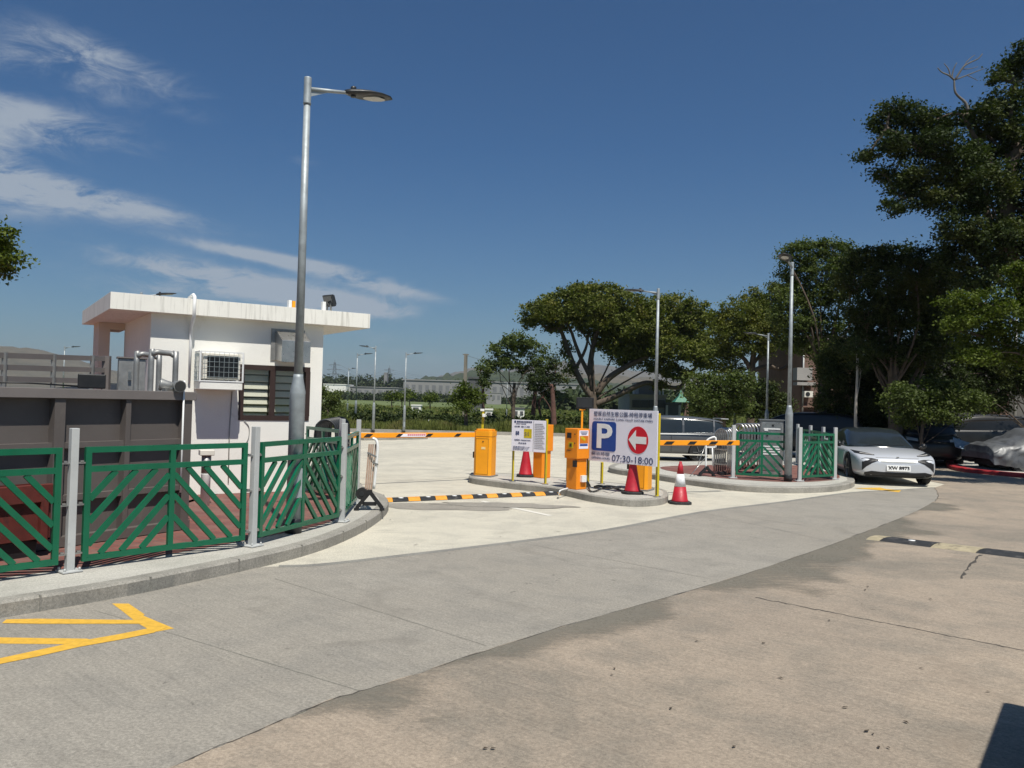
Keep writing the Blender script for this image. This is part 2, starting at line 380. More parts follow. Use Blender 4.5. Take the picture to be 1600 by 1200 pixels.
# ------------------------------------------------------------------ ground, roads, kerbs
g = MB(); g.add([(-5000, -200, -.03), (5000, -200, -.03), (5000, 7000, -.03), (-5000, 7000, -.03)], [(0, 1, 2, 3)]); struct(g.build('ground', 'field'))
lot_pts = [(-30, -12), (40, -12), (60, 20), (60, 46), (10, 42), (-26, 37.5)]
struct(sheet('car_park_surface', lot_pts, 'lot', 0))
edge_lot = [G(-260, 1000), G(0, 955), G(200, 924), G(390, 889), G(500, 883), G(650, 866), G(800, 848), G(950, 828), G(1100, 800), G(1220, 785), G(1330, 770), G(1400, 766), G(1460, 762)]
edge_tan = [G(-300, 1700), G(60, 1310), G(260, 1205), G(400, 1145), G(520, 1095), G(620, 1065), G(760, 1018), G(900, 975), G(1040, 935), G(1180, 893), G(1290, 855), G(1370, 825), G(1420, 805), G(1458, 785), G(1466, 775), G(1460, 762)]
el_s, et_s = smooth(edge_lot, 5), smooth(edge_tan, 7)
struct(sheet('road', [Vector((-14, 3.0, 0)), Vector((-14, -10, 0))] + [Vector((-6, -10, 0))] + et_s + el_s[::-1], 'road_grey', .004))
jit = [p + Vector((rnd.uniform(-.02, .02), rnd.uniform(-.02, .02), 0)) for p in et_s]
struct(sheet('old_road', [Vector((-6, -10, 0))] + jit + [Vector((10.6, 19.5, 0)), Vector((11, 30, 0)), Vector((55, 34, 0)), Vector((40, -10, 0))], 'road_tan', .008))
for (nm, mid, wd, z, mt) in [('gutter_strip', el_s[17:], .11, .0055, 'gutter')]:
    a, b = inset(mid, wd / 2), inset(mid, -wd / 2)
    m = MB(); k = len(a); m.add([(p.x, p.y, z) for p in a + b], [(k + i, k + i + 1, i + 1, i) for i in range(k - 1)]); struct(m.build(nm, mt))
def strip(name, pts, wd, z, mt, rough=0.0):
    m = MB(); a, b = inset(pts, wd / 2), inset(pts, -wd / 2); k = len(a)
    if rough:
        a = [p + Vector((rnd.uniform(-rough, rough), rnd.uniform(-rough, rough), 0)) for p in a]; b = [p + Vector((rnd.uniform(-rough, rough), rnd.uniform(-rough, rough), 0)) for p in b]
    m.add([(p.x, p.y, z) for p in a + b], [(k + i, k + i + 1, i + 1, i) for i in range(k - 1)]); return struct(m.build(name, mt))
def dense(a, b, n): return [a.lerp(b, i / n) for i in range(n + 1)]
mat('crack', (.055, .048, .040), .95, var=.3, scale=20)
mat('stain', (.13, .105, .085), .95, var=.3, scale=9)
strip('road_crack', [p + Vector((0, rnd.uniform(-.02, .02), 0)) for p in dense(G(1180, 935), G(1620, 1022), 60)], .016, .0095, 'crack', .006)
strip('road_crack', [p + Vector((rnd.uniform(-.02, .02), 0, 0)) for p in dense(G(1530, 868), G(1500, 905), 12)], .022, .0095, 'crack', .015)
strip('road_seam', [p + Vector((rnd.uniform(-.012, .012), rnd.uniform(-.012, .012), 0)) for p in et_s[8:]], .006, .0102, 'crack', .005)
def worn_mat():
    m = bpy.data.materials.new('worn_concrete'); m.use_nodes = True; t = NT(m.node_tree); m.node_tree.nodes.clear()
    o = t.n('ShaderNodeTexCoord'); uv = t.n('ShaderNodeSeparateXYZ'); t.l(o.outputs['UV'], uv.inputs[0]); ob = o.outputs['Object']
    d = t.n('ShaderNodeBsdfDiffuse'); c = t.mix(t.mapr(t.noise(ob, 45, 5, .8), .38, .62), (.125, .12, .10), (.235, .22, .185)); c = t.mix(t.mapr(t.noise(ob, 1.3, 5, .7), .4, .65), c, (.20, .185, .155)); t.l(c, d.inputs[0])
    n = t.m('ADD', t.m('MULTIPLY', t.mapr(t.noise(ob, .42, 3, .5), .35, .65, .0, 1.3), 1.0), t.m('MULTIPLY', t.noise(t.mapping(ob, scale=(1, 3, 1)), 5, 8, .8), .8))
    a = t.mapr(t.m('SUBTRACT', t.m('SUBTRACT', n, .68), uv.outputs[1]), -.05, .45, 0, .68, True)
    x = t.n('ShaderNodeBsdfTransparent'); mx = t.n('ShaderNodeMixShader'); t.l(a, mx.inputs[0]); t.l(x.outputs[0], mx.inputs[1]); t.l(d.outputs[0], mx.inputs[2])
    ou = t.n('ShaderNodeOutputMaterial'); t.l(mx.outputs[0], ou.inputs[0]); M['worn_concrete'] = m
worn_mat()
def worn_edge(pts, wd, z):
    a_ = pts; b_ = inset(pts, -wd); k = len(a_); m = MB(); m.add([(p.x, p.y, z) for p in a_ + b_], [(i, i + 1, k + i + 1, k + i) for i in range(k - 1)]); o = m.build('worn_edge', 'worn_concrete')
    uv = o.data.uv_layers.new(name='uv')
    for l in o.data.loops: uv.data[l.index].uv = (0, 0 if l.vertex_index < k else 1)
    return struct(o)
worn_edge(et_s[6:-10], 1.0, .0092)
for a, b in [((566, 712), (1030, 716)), ((620, 752), (735, 746)), ((600, 735), (740, 733)), ((1020, 775), (1180, 764)), ((880, 735), (960, 741))]:
    strip('concrete_joint', dense(G(*a), G(*b), 8), .018, .004, 'gutter')
strip('concrete_joint', dense(G(752, 783), G(860, 806), 6), .10, .004, 'cream')
for a, b in [((430, 905), (760, 1010)), ((150, 955), (560, 1080)), ((820, 850), (1110, 905)), ((1100, 802), (1290, 845))]:
    strip('concrete_joint', dense(G(*a), G(*b), 20), .008, .0052, 'worn', .003)
# darker patch past the hump
for c, r_ in (((690, 792), (1.1, .42)), ((790, 790), (1.2, .32))):
    c = G(*c); pts = [Vector((c.x + r_[0] * math.cos(t) * rnd.uniform(.8, 1.15), c.y + r_[1] * math.sin(t) * rnd.uniform(.75, 1.2), 0)) for t in [2 * math.pi * i / 26 for i in range(26)]]
    struct(sheet('damp_patch', smooth(pts, 3, True), 'road_grey', .004 if c.x < 0 and r_[0] == 1.1 else .008))

def pavement(name, outer, back, core, zt=.13):
    """raised kerb block: outer line runs so that the pavement lies on its left"""
    o = smooth(outer, 6); kin = inset(o, .14)
    m = MB(); n = len(o)
    tb = [p + Vector((0, 0, 0)) for p in inset(o, .02)]
    ring = [[(p.x, p.y, 0) for p in o], [(p.x, p.y, zt - .02) for p in o], [(p.x, p.y, zt) for p in tb], [(p.x, p.y, zt) for p in kin], [(p.x, p.y, 0) for p in kin]]
    for a, b in zip(ring[:-1], ring[1:]):
        m.add(a + b, [(i, i + 1, n + i + 1, n + i) for i in range(n - 1)])
    k = m.build(name + '_kerb', 'kerb_con'); struct(k)
    t = MB(); poly = [(p.x, p.y) for p in kin] + [(p[0], p[1]) for p in back]; t.prism(poly, 0, zt - .004); struct(t.build(name, 'pave_con'))
    return o, kin
Z1 = .13
near_out = [G(-420, 1010, Z1), G(-150, 965, Z1), G(0, 940, Z1), G(200, 908, Z1), G(400, 868, Z1), G(500, 843, Z1), G(565, 817, Z1), G(598, 796, Z1), G(607, 783, Z1), G(600, 773, Z1), G(582, 766, Z1), G(566, 757, Z1), G(556, 742, Z1), G(548, 722, Z1), G(540, 706, Z1)]
near_o, near_k = pavement('pavement', near_out, [(-5, 22), (-30, 24), (-30, 3.2)], None)
bl = [G(-500, 985, Z1), G(-200, 935, Z1), G(0, 903, Z1), G(200, 876, Z1), G(380, 845, Z1), G(500, 820, Z1), G(530, 806, Z1), G(540, 790, Z1), G(542, 770, Z1), G(536, 740, Z1), G(528, 710, Z1)]
struct(sheet('brick_paving', [Vector((p.x, p.y, 0)) for p in smooth(bl, 5)] + [Vector((-4.5, 21.5, 0)), Vector((-29, 23.5, 0)), Vector((-29, 3.6, 0))], 'brick', Z1))
# kerb joints: the kerb line is cast in short lengths
jm = MB()
acc = 0; last = near_o[0]
for i, p in enumerate(near_o[1:], 1):
    acc += (p - last).length; last = p
    if acc > .85:
        acc = 0; q = near_k[i]; a = (q - p).normalized()
        jm.box(((p.x + q.x) / 2 - a.x * .004, (p.y + q.y) / 2 - a.y * .004, Z1 / 2 + .0012), ((q - p).length + .004, .012, Z1), math.atan2(a.y, a.x))
struct(jm.build('kerb_joints', 'gutter'))
kd = MB(); ks = [p for p in near_o if G(188, 931).x < p.x < G(312, 905).x and p.y < 9]
kd.add([(p.x - .0, p.y - .004, .004) for p in ks] + [(p.x, p.y - .004, Z1 - .024) for p in ks], [(i, i + 1, len(ks) + i + 1, len(ks) + i) for i in range(len(ks) - 1)]); struct(kd.build('kerb_stain', 'gutter'))
# middle island
isl = [G(745, 737.5, Z1), G(734, 741, Z1), G(738, 746, Z1), G(790, 753, Z1), G(870, 762, Z1), G(925, 773, Z1), G(985, 780, Z1), G(1030, 778, Z1), G(1044, 772, Z1), G(1036, 764, Z1), G(990, 757, Z1), G(900, 748, Z1), G(820, 741, Z1)]
def closed_island(name, pts, mt='pave_con', zt=Z1, kmat='kerb_con', k=.13):
    o = smooth(pts, 5, True); n = len(o)
    ar = sum(o[i].x * o[(i + 1) % n].y - o[(i + 1) % n].x * o[i].y for i in range(n))
    if ar < 0: o = o[::-1]
    def ins(d):
        out = []
        for i in range(n):
            a = o[(i + 1) % n] - o[i - 1]; a.z = 0; a.normalize(); out.append(o[i] + Vector((-a.y, a.x, 0)) * d)
        return out
    a1, a2 = ins(.02), ins(k); m = MB(); rings = [[(p.x, p.y, 0) for p in o], [(p.x, p.y, zt - .02) for p in o], [(p.x, p.y, zt) for p in a1], [(p.x, p.y, zt) for p in a2], [(p.x, p.y, 0) for p in a2]]
    for a, b in zip(rings[:-1], rings[1:]): m.add(a + b, [(i, (i + 1) % n, n + (i + 1) % n, n + i) for i in range(n)])
    struct(m.build(name + '_kerb', kmat)); t = MB(); t.prism([(p.x, p.y) for p in a2], 0, zt - .004); struct(t.build(name, mt))
closed_island('traffic_island', isl, k=.09)
ris = [G(951, 728, Z1), G(965, 733, Z1), G(1010, 739, Z1), G(1070, 748, Z1), G(1150, 757.5, Z1), G(1230, 761, Z1), G(1300, 759, Z1), G(1332, 753, Z1), G(1334, 746, Z1), G(1322, 736, Z1), G(1290, 722, Z1), G(1230, 715, Z1), G(1140, 719, Z1), G(1050, 721, Z1), G(975, 722, Z1)]
closed_island('planted_island', ris, k=.16)
rb = [G(1035, 733, Z1), G(1080, 741, Z1), G(1145, 748.5, Z1), G(1230, 753, Z1), G(1290, 751, Z1), G(1312, 746, Z1), G(1290, 730, Z1), G(1180, 726, Z1), G(1050, 728, Z1)]
struct(sheet('brick_paving', [Vector((p.x, p.y, 0)) for p in smooth(rb, 4, True)], 'brick', Z1))
closed_island('red_kerb_island', [G(1478, 722, .12), G(1495, 730, .12), G(1560, 737, .12), G(1640, 743, .12), G(1760, 752, .12), G(1850, 735, .12), G(1700, 716, .12), G(1560, 712, .12), G(1490, 715, .12)], 'pave_con', .12, 'red_paint', .3)
# far edge of the car park
fe = [Vector((-26, 37.2, 0)), Vector((-12, 38.9, 0)), Vector((-2, 40.2, 0)), Vector((10, 41.7, 0)), Vector((30, 43.6, 0))]
m = MB()
for a, b in zip(fe[:-1], fe[1:]): m.bar(a + UZ * .07, b + UZ * .07, .18, .25)
struct(m.build('far_kerb', 'kerb_con'))
m = MB(); m.bar(G(565, 688) + UZ * .05, G(665, 686) + UZ * .05, .12, .3); struct(m.build('low_kerb', 'kerb_con'))

# painted markings on the road
ya = lambda pts, nm='yellow_marking', z=.0055: struct(sheet(nm, [G(*p) for p in pts], 'road_yellow', z))
ya([(175, 944), (201, 944), (226, 961), (224, 963), (272, 983), (240, 989), (214, 974), (190, 955)])
ya([(3, 975), (10, 969), (60, 968), (213, 970), (226, 976), (60, 976)], z=.007)
ya([(-60, 996), (60, 998), (135, 999), (150, 1002), (113, 1008), (-60, 1006)])
ya([(-60, 1043), (0, 1030), (60, 1017), (125, 1003), (187, 992), (237, 982), (262, 981), (240, 990), (187, 1001), (125, 1012), (60, 1027), (0, 1039), (-60, 1053)], z=.007)
ya([(1335, 763), (1375, 762), (1385, 764.5), (1408, 766), (1405, 769.5), (1378, 766.5)])

# ------------------------------------------------------------------ speed humps
def hump(name, label, a, b, width, h, segs, mats):
    t = thing(name, label, 'speed hump', ((a + b) / 2)); d = (b - a); L = d.length; d.normalize(); s = Vector((-d.y, d.x, 0))
    prof = [(-.5, .002), (-.42, .35), (-.25, .85), (0, 1), (.25, .85), (.42, .35), (.5, .002)]
    n = len(segs); pos = 0; tot = sum(q[1] for q in segs)
    for (mt, ln) in segs:
        p0 = a + d * (L * pos / tot + .004); pos += ln; p1 = a + d * (L * pos / tot - .004); m = MB()
        sk = d * (width * .30)
        v = [p0 + s * (k * width) + UZ * (z * h + .008) + sk * k for k, z in prof] + [p1 + s * (k * width) + UZ * (z * h + .008) + sk * k for k, z in prof]
        j = len(prof); m.add(v, [(i, j + i, j + i + 1, i + 1) for i in range(j - 1)] + [list(range(j)), list(range(2 * j - 1, j - 1, -1))], 0, False)
        m.build('hump_block', mt, t)
        if mt == 'rubber' and ln > .8:
            e = MB(); c = (p0 + p1) / 2
            for k in (-.12,): e.lathe([(.045, 0), (.045, .008), (.0, .012)], c + s * (width * k) + UZ * (h * .97 + .004), 10)
            e.build('reflector', 'white', t)
    return t
segs = [('hump_yellow', .5)]
for i in range(7): segs += [('rubber', 1.25), ('hump_yellow', 1.0)]
hump('speed_hump', 'yellow and black striped rubber hump across the car park entrance', G(603, 783), G(884, 771.5), .36, .045, segs, None)
mat('worn_yellow', (.34, .29, .19), .85, var=.2, scale=12, dark=((.05, .045, .04), 7, .56, .9))
hump('speed_hump', 'worn black and faded cream rubber hump on the old tan road', G(1366, 842), G(1720, 885), .40, .04, [('worn_yellow', 1.0), ('rubber', 3.6), ('worn_yellow', 3.0), ('rubber', 7.0)], None)

# ------------------------------------------------------------------ guard house
ZU = 2.95; ZR = 3.20
def lvl(px, py, z):     # point at height z seen in that direction
    d = ray(px, py); t = (z - HC) / d.z; return Vector((d.x * t, d.y * t, z))
A = lvl(172, 482, ZU); Bq = lvl(578, 513, ZU); D = lvl(128, 507, ZU)
u = (Bq - A); u.z = 0; LF = u.length; u.normalize(); v = (D - A); v.z = 0; LS = v.length; v.normalize()
n_front = Vector((u.y, -u.x, 0))
bt = thing('guard_house', 'small white flat roofed guard house with overhanging eaves behind the green railing', 'guard house', (A.x, A.y, 0))
P2 = lambda s, t: (A.x + u.x * s + v.x * t, A.y + u.y * s + v.y * t)
OFFS = .20
wp0 = Vector((*P2(0, OFFS), 0))
front = lambda px, py, out=0: on(px, py, wp0 + n_front * out, n_front)
wl, wr = front(234, 560), front(503, 600)
sl_ = (wl - wp0).dot(u); sr_ = (wr - wp0).dot(u)
# walls with a real window opening
wx0, wx1, wz0, wz1 = (front(374, 600) - wp0).dot(u), (front(484, 600) - wp0).dot(u), front(430, 656).z, front(430, 572.5).z
def wbox(m, s0, s1, t0, t1, z0, z1, mi=0):
    m.prism([P2(s0, t0), P2(s1, t0), P2(s1, t1), P2(s0, t1)], z0, z1, mi)
m = MB(); th = .18
wbox(m, sl_, wx0, OFFS, OFFS + th, 0.1, ZU); wbox(m, wx1, sr_, OFFS, OFFS + th, 0.1, ZU)
wbox(m, wx0, wx1, OFFS, OFFS + th, .1, wz0); wbox(m, wx0, wx1, OFFS, OFFS + th, wz1, ZU)
wbox(m, sl_, sl_ + th, OFFS + th, LS - .9, .1, ZU); wbox(m, sr_ - th, sr_, OFFS + th, LS - .25, .1, ZU)
wbox(m, sl_ + th, sr_ - th, LS - .43, LS - .25, .1, ZU)
m.build('wall', 'white_wall', bt)
m = MB(); wbox(m, sl_ - .42, sl_ - .24, LS - .95, LS - .2, .1, ZU - .12); wbox(m, sl_ - .42, sl_ , LS - .95, LS - .2, ZU - .12, ZU - .002); m.build('porch_column', 'beige_wall', bt)
m = MB(); m.prism([P2(0, 0), P2(LF, 0), P2(LF, LS), P2(0, LS)], ZU, ZR); m.prism([P2(.12, .12), P2(LF - .12, .12), P2(LF - .12, LS - .12), P2(.12, LS - .12)], ZR, ZR + .004)
m.build('roof', 'roof_white', bt, bevel=.008)
# window: brown frame, blind, glass
cs = lambda s, out, z: Vector((*P2(s, OFFS), 0)) - Vector((0, 0, 0)) + n_front * out + UZ * z
fr = MB(); fw = .075
mid = (front(426, 600) - wp0).dot(u)
ang = math.atan2(u.y, u.x)
def fbox(m, s0, s1, z0, z1, o0, o1, mi=0):
    c = cs((s0 + s1) / 2, (o0 + o1) / 2, (z0 + z1) / 2); m.box(c, (abs(s1 - s0), abs(o1 - o0), abs(z1 - z0)), ang, mi)
fbox(fr, wx0, wx1, wz1 - .07, wz1 + .01, -.06, .012); fbox(fr, wx0, wx1, wz0 - .01, wz0 + .07, -.06, .012)
fbox(fr, wx0 - .005, wx0 + fw, wz0 + .07, wz1 - .07, -.06, .012); fbox(fr, wx1 - fw, wx1 + .005, wz0 + .07, wz1 - .07, -.06, .012); fbox(fr, mid - .045, mid + .045, wz0 + .07, wz1 - .07, -.06, .010)
wf = fr.build('window', 'brown_frame', bt)
gl = MB(); fbox(gl, wx0 + fw, mid - .045, wz0 + .07, wz1 - .07, -.045, -.041); fbox(gl, mid + .045, wx1 - fw, wz0 + .07, wz1 - .07, -.045, -.041); gl.build('pane', 'window_glass', wf)
bl_ = MB(); z = wz0 + .05
rot = Matrix.Rotation(ang, 3, 'Z') @ Matrix.Rotation(R(-28), 3, 'X')
while z < wz1 - .05:
    for s0, s1 in ((wx0 + fw, mid - .05), (mid + .05, wx1 - fw)):
        bl_.box(cs((s0 + s1) / 2, -.12, z), (s1 - s0, .012, .105), rot=rot)
    z += .125
bl_.build('blind', 'cream', wf)
bk = MB(); fbox(bk, wx0, wx1, wz0, wz1, -.40, -.38); bk.build('dark_interior', 'black', wf)
# air conditioner on its slab
s0, s1 = (front(311, 600) - wp0).dot(u), (front(380, 600) - wp0).dot(u); PR = .42
a0 = (on(311, 600, wp0 + n_front * PR, n_front) - wp0 - n_front * PR).dot(u) ; a1 = (on(379, 600, wp0 + n_front * PR, n_front) - wp0 - n_front * PR).dot(u)
zs1 = on(345, 597, wp0 + n_front * PR, n_front).z; zs0 = on(345, 609, wp0 + n_front * PR, n_front).z
m = MB(); fbox(m, a0 + .01, a1, zs0, zs1, 0.001, PR); m.build('ledge', 'white_wall', bt, bevel=.01)
ac = thing('air_conditioner', 'caged window air conditioner on a concrete ledge left of the guard house window', 'air conditioner', cs(a0, 0, zs1))
zt = on(345, 550, wp0 + n_front * PR, n_front).z
m = MB(); fbox(m, a0 + .06, a1 - .03, zs1 + .04, zt - .02, .002, PR - .05); m.build('housing', 'cream', ac, bevel=.01)
m = MB(); fbox(m, a0 + .12, a1 - .07, zs1 + .07, zt - .06, PR - .05, PR - .04)
for k in range(14):
    zz = zs1 + .08 + (zt - zs1 - .15) * k / 13; fbox(m, a0 + .12, a1 - .07, zz - .004, zz + .004, PR - .04, PR - .030)
m.build('grille', 'dark_metal', ac)
m = MB()
for zz in (zs1 + .012, zt): 
    for o_ in (.02, PR): m.bar(cs(a0 + .01, o_, zz), cs(a1 + .005, o_, zz), .018, .018)
    for s_ in (a0 + .01, a1): m.bar(cs(s_, .02, zz), cs(s_, PR, zz), .018, .018)
for s_ in (a0 + .01, a1):
    m.bar(cs(s_, PR, zs1), cs(s_, PR, zt), .022, .022)
m.build('cage', 'white', ac); m = MB()
for k in range(1, 9):
    s_ = a0 + (a1 - a0) * k / 9; m.bar(cs(s_, PR, zs1), cs(s_, PR, zt), .0045, .0045)
for k in range(1, 6):
    zz = zs1 + (zt - zs1) * k / 6; m.bar(cs(a0, PR + .006, zz), cs(a1, PR + .006, zz), .0045, .0045); m.bar(cs(a0, 0.02, zz), cs(a0, PR, zz), .0045, .0045)
for k in range(1, 5): m.bar(cs(a0, PR * k / 5, zs1), cs(a0, PR * k / 5, zt), .007, .007)
m.build('cage_wires', 'cage_wire', ac)
# stainless vent hood
h0, h1 = (front(427, 560) - wp0).dot(u), (on(485, 560, wp0 + n_front * .4, n_front) - wp0 - n_front * .4).dot(u)
zb, zt2 = front(455, 566).z, front(455, 520).z
vh = thing('vent_hood', 'stainless steel vent hood with sloping top above the guard house window', 'vent hood', cs(h0, 0, zb))
m = MB(); pr = [(.002, zb + .03), (.002, zt2 + .02), (.10, zt2), (.40, zt2 - .16), (.40, zb - .02)]
va = [cs(h0 + .02, o_, z_) for o_, z_ in pr]; vb = [cs(h1, o_, z_) for o_, z_ in pr]; k = len(pr)
m.add(va + vb, [list(range(k)), list(range(2 * k - 1, k - 1, -1))] + [(i, k + i, k + (i + 1) % k, (i + 1) % k) for i in range(k)]); m.build('hood', 'steel', vh, bevel=.006)
m = MB(); fbox(m, h0 - .05, h1 + .02, zb + .02, zt2 + .05, .002, .02); m.build('back_plate', 'steel_dull', vh)
# drain pipe, cables on the wall
m = MB(); e0 = on(305, 465, wp0 + n_front * .26, n_front); sp_ = (e0 - wp0 - n_front * .26).dot(u)
m.tube([cs(sp_, -.2, ZR + .05), cs(sp_, .12, ZR + .07), cs(sp_, .225, ZR + .03), cs(sp_, .225, ZU - .03), cs(sp_, .04, ZU - .16), cs(sp_, .03, ZU - .4), cs(sp_, .03, 1.9)], [.028] * 4 + [.028, .024, .02], 10); m.build('drain_pipe', 'white', bt)
m = MB(); sc_ = (front(362, 620) - wp0).dot(u); m.tube([cs(sc_, .012, zs0 - .02), cs(sc_ - .02, .012, 1.1), cs(sc_ - .01, .012, .3)], .008, 6)
s2 = (front(386, 660) - wp0).dot(u); m.tube(smooth([cs(s2 - .05, .012, wz0 - .02), cs(s2 + .03, .012, wz0 - .12), cs(s2 + .03, .012, wz0 - .3), cs(s2 - .03, .012, wz0 - .42)], 4), .006, 6)
m.build('cable', 'steel_dull', bt)
# things standing on the roof
def floodlight(name, label, base, rz, k=1.0, tilt=50):
    t = thing(name, label, 'floodlight', base, rz, scale=k)
    m = MB(); m.box((0, 0, .012), (.12, .10, .024)); m.bar((-.05, 0, .02), (-.05, 0, .17), .02, .03); m.bar((.05, 0, .02), (.05, 0, .17), .02, .03); m.build('bracket', 'steel_dull', t, local=True)
    r_ = Matrix.Rotation(R(tilt), 3, 'X'); m = MB(); m.box((0, 0, .22), (.26, .05, .22), rot=r_)
    for q in range(-4, 5): m.box(Vector((0, 0, .22)) + r_ @ Vector((q * .027, .04, 0)), (.008, .04, .18), rot=r_)
    m.build('lamp_body', 'dark_metal', t, local=True, bevel=.008)
    m = MB(); m.box(Vector((0, 0, .22)) + r_ @ Vector((0, -.027, 0)), (.22, .006, .18), rot=r_); m.build('lamp_glass', 'glass_dark', t, local=True)
    return t
rp = on(519, 482, wp0, n_front); sr2 = (rp - wp0).dot(u)
floodlight('floodlight', 'black floodlight tilted up on the right end of the guard house roof', Vector((*P2(sr2, .35), ZR)), ang - R(70), .95, 20)
m = MB(); m.box(Vector((*P2(sr2 - .10, .35), ZR + .09)), (.06, .08, .18), ang); tag(m.build('roof_junction_box', 'white', None, bevel=.005), 'small white box on the roof beside the floodlight', 'junction box')
sb_ = (on(461, 478, wp0, n_front) - wp0).dot(u)
t = thing('roof_marker', 'small white and yellow block on the roof edge behind the lamp post', 'marker', Vector((*P2(sb_, .4), ZR)))
m = MB(); m.box(Vector((*P2(sb_ - .03, .4), ZR + .08)), (.05, .10, .16), ang); m.build('white_block', 'white', t); m = MB(); m.box(Vector((*P2(sb_ + .03, .4), ZR + .075)), (.055, .10, .15), ang); m.build('yellow_block', 'yellow_box', t)
# grey meter post by the wall
mp = G(320, 790, Z1); t = thing('vent_pipe', 'short grey and white upright pipe with cap against the guard house wall', 'pipe', mp)
m = MB(); m.lathe([(.065, 0), (.065, .45), (.068, .46)], mp, 16); m.build('lower_pipe', 'white', t); m = MB(); m.lathe([(.066, .46), (.066, .72)], mp, 16); m.build('band', 'steel_dull', t)
m = MB(); m.box(mp + UZ * .76, (.20, .18, .08), .5); m.build('cap', 'cream', t, bevel=.01)

# ------------------------------------------------------------------ dark steel container, things around it
cR = G(296, 827, Z1); cdir = Vector((.50, .866, 0)).normalized(); cn = Vector((-cdir.y, cdir.x, 0))
CL = 6.1; CT = 1.75
cL = cR - cdir * CL
ct = thing('steel_container', 'low dark brown ribbed steel container behind the green railing', 'container', (cR.x, cR.y, Z1))
def cb(m, s0, s1, d0, d1, z0, z1, mi=0):      # s runs from the right end leftwards, d backwards
    c = cR - cdir * ((s0 + s1) / 2) + cn * ((d0 + d1) / 2); m.box((c.x, c.y, (z0 + z1) / 2), (abs(s1 - s0), abs(d1 - d0), z1 - z0), math.atan2(cdir.y, cdir.x), mi)
CD = 1.7; m = MB()
cb(m, 0.05, CL, .10, .13, Z1 + .02, CT - .10); cb(m, .05, CL, CD - .03, CD, Z1 + .02, CT - .1); cb(m, .10, .13, .13, CD - .03, Z1 + .02, CT - .1); cb(m, CL - .03, CL, .13, CD - .03, Z1 + .02, CT - .1)
cb(m, .14, CL - .04, .14, CD - .04, Z1 + .02, Z1 + .05); m.build('panel', 'container', ct)
m = MB(); cb(m, -.02, CL, -.02, .14, CT - .1, CT); cb(m, -.02, CL, CD - .1, CD + .02, CT - .1, CT); cb(m, -.02, .10, .14, CD - .1, CT - .1, CT); m.build('top_rim', 'container_light', ct, bevel=.005)
m = MB(); cb(m, 0, CL, 0, .10, Z1 + .01, Z1 + .11); cb(m, .04, CL, .03, .10, .60, .66); cb(m, .04, CL, .02, .10, 1.14, 1.20); m.build('side_rail', 'container', ct)
for px in (292, 199, 92, -60, -250):
    q = on(px, 700, cR - cn * .0, cn); s_ = (cR - q).dot(cdir); m = MB(); w_ = .11 if px == 92 or px == 292 else .06; s_ = max(s_, w_ / 2); cb(m, s_ - w_ / 2, s_ + w_ / 2, 0, .10, Z1 + .11, CT - .1); m.build('rib', 'container', ct)
m = MB(); q = on(283, 650, cR, cn); s_ = (cR - q).dot(cdir); m.tube([cR - cdir * s_ - cn * .035 + UZ * z_ for z_ in (.45, 1.0, CT)], .011, 6); m.build('white_conduit', 'white', ct)
# red skip in front, seen through the railing
t = thing('steel_skip', 'rusty red open steel skip between the railing and the dark container', 'skip', G(40, 870, Z1)); rc = G(100, 872, Z1); m = MB()
ra = math.atan2(cdir.y, cdir.x)
def sb(m, s0, s1, d0, d1, z0, z1):
    c = rc - cdir * ((s0 + s1) / 2) + cn * ((d0 + d1) / 2); m.box((c.x, c.y, (z0 + z1) / 2), (abs(s1 - s0), abs(d1 - d0), z1 - z0), ra)
sb(m, 0, 3.2, .25, .29, .30, .66); sb(m, 0, .04, .29, .62, .24, .80); sb(m, 3.16, 3.2, .29, .62, .24, .80); sb(m, .04, 3.16, .58, .62, .24, .80); m.build('side', 'rust_red', t)
m = MB(); sb(m, -.02, 3.22, .20, .30, .66, .82); m.build('rim', 'rust_red', t)
for k in range(5): m = MB(); sb(m, .05 + k * .76, .12 + k * .76, .20, .25, .26, .66); m.build('rib', 'rust_red', t)
m = MB(); sb(m, .1, 3.1, .3, .58, Z1, .28); m.build('undercarriage', 'black', t)
# long slat railing behind the container
t = thing('slat_fence', 'grey horizontal slat barrier standing behind the dark container', 'fence', W(168, 700, 11.2)); 
pa, pb = W(-230, 541, 7.6), W(163, 556, 11.0)
gd = Vector((pb.x - pa.x, pb.y - pa.y, 0))
for i, (ya_, yb_) in enumerate([(545.5, 559), (562, 574), (581, 585)]): pass
tops = [(1.0, 0), (.78, 0), (.52, 0), (.24, 0)]
Hs = pb.z - CT + .05
for k, kk in enumerate((1.0, .66, .33)):
    m = MB(); za = CT + (pa.z - CT) * kk; zb_ = CT + (pb.z - CT) * kk; m.bar((pa.x, pa.y, za - .04), (pb.x, pb.y, zb_ - .04), .065, .03); m.build('slat', 'container_light', t)
for f_ in (0, .25, .5, .72, .92, 1.0):
    p = Vector((pa.x, pa.y, 0)).lerp(Vector((pb.x, pb.y, 0)), f_); zt_ = pa.z + (pb.z - pa.z) * f_; m = MB(); m.box((p.x + .02, p.y + .03, (zt_ + Z1) / 2), (.05 if f_ < 1 else .10, .03 if f_ < 1 else .06, zt_ - Z1)); m.build('post', 'steel_dull' if f_ < 1 else 'container_light', t)
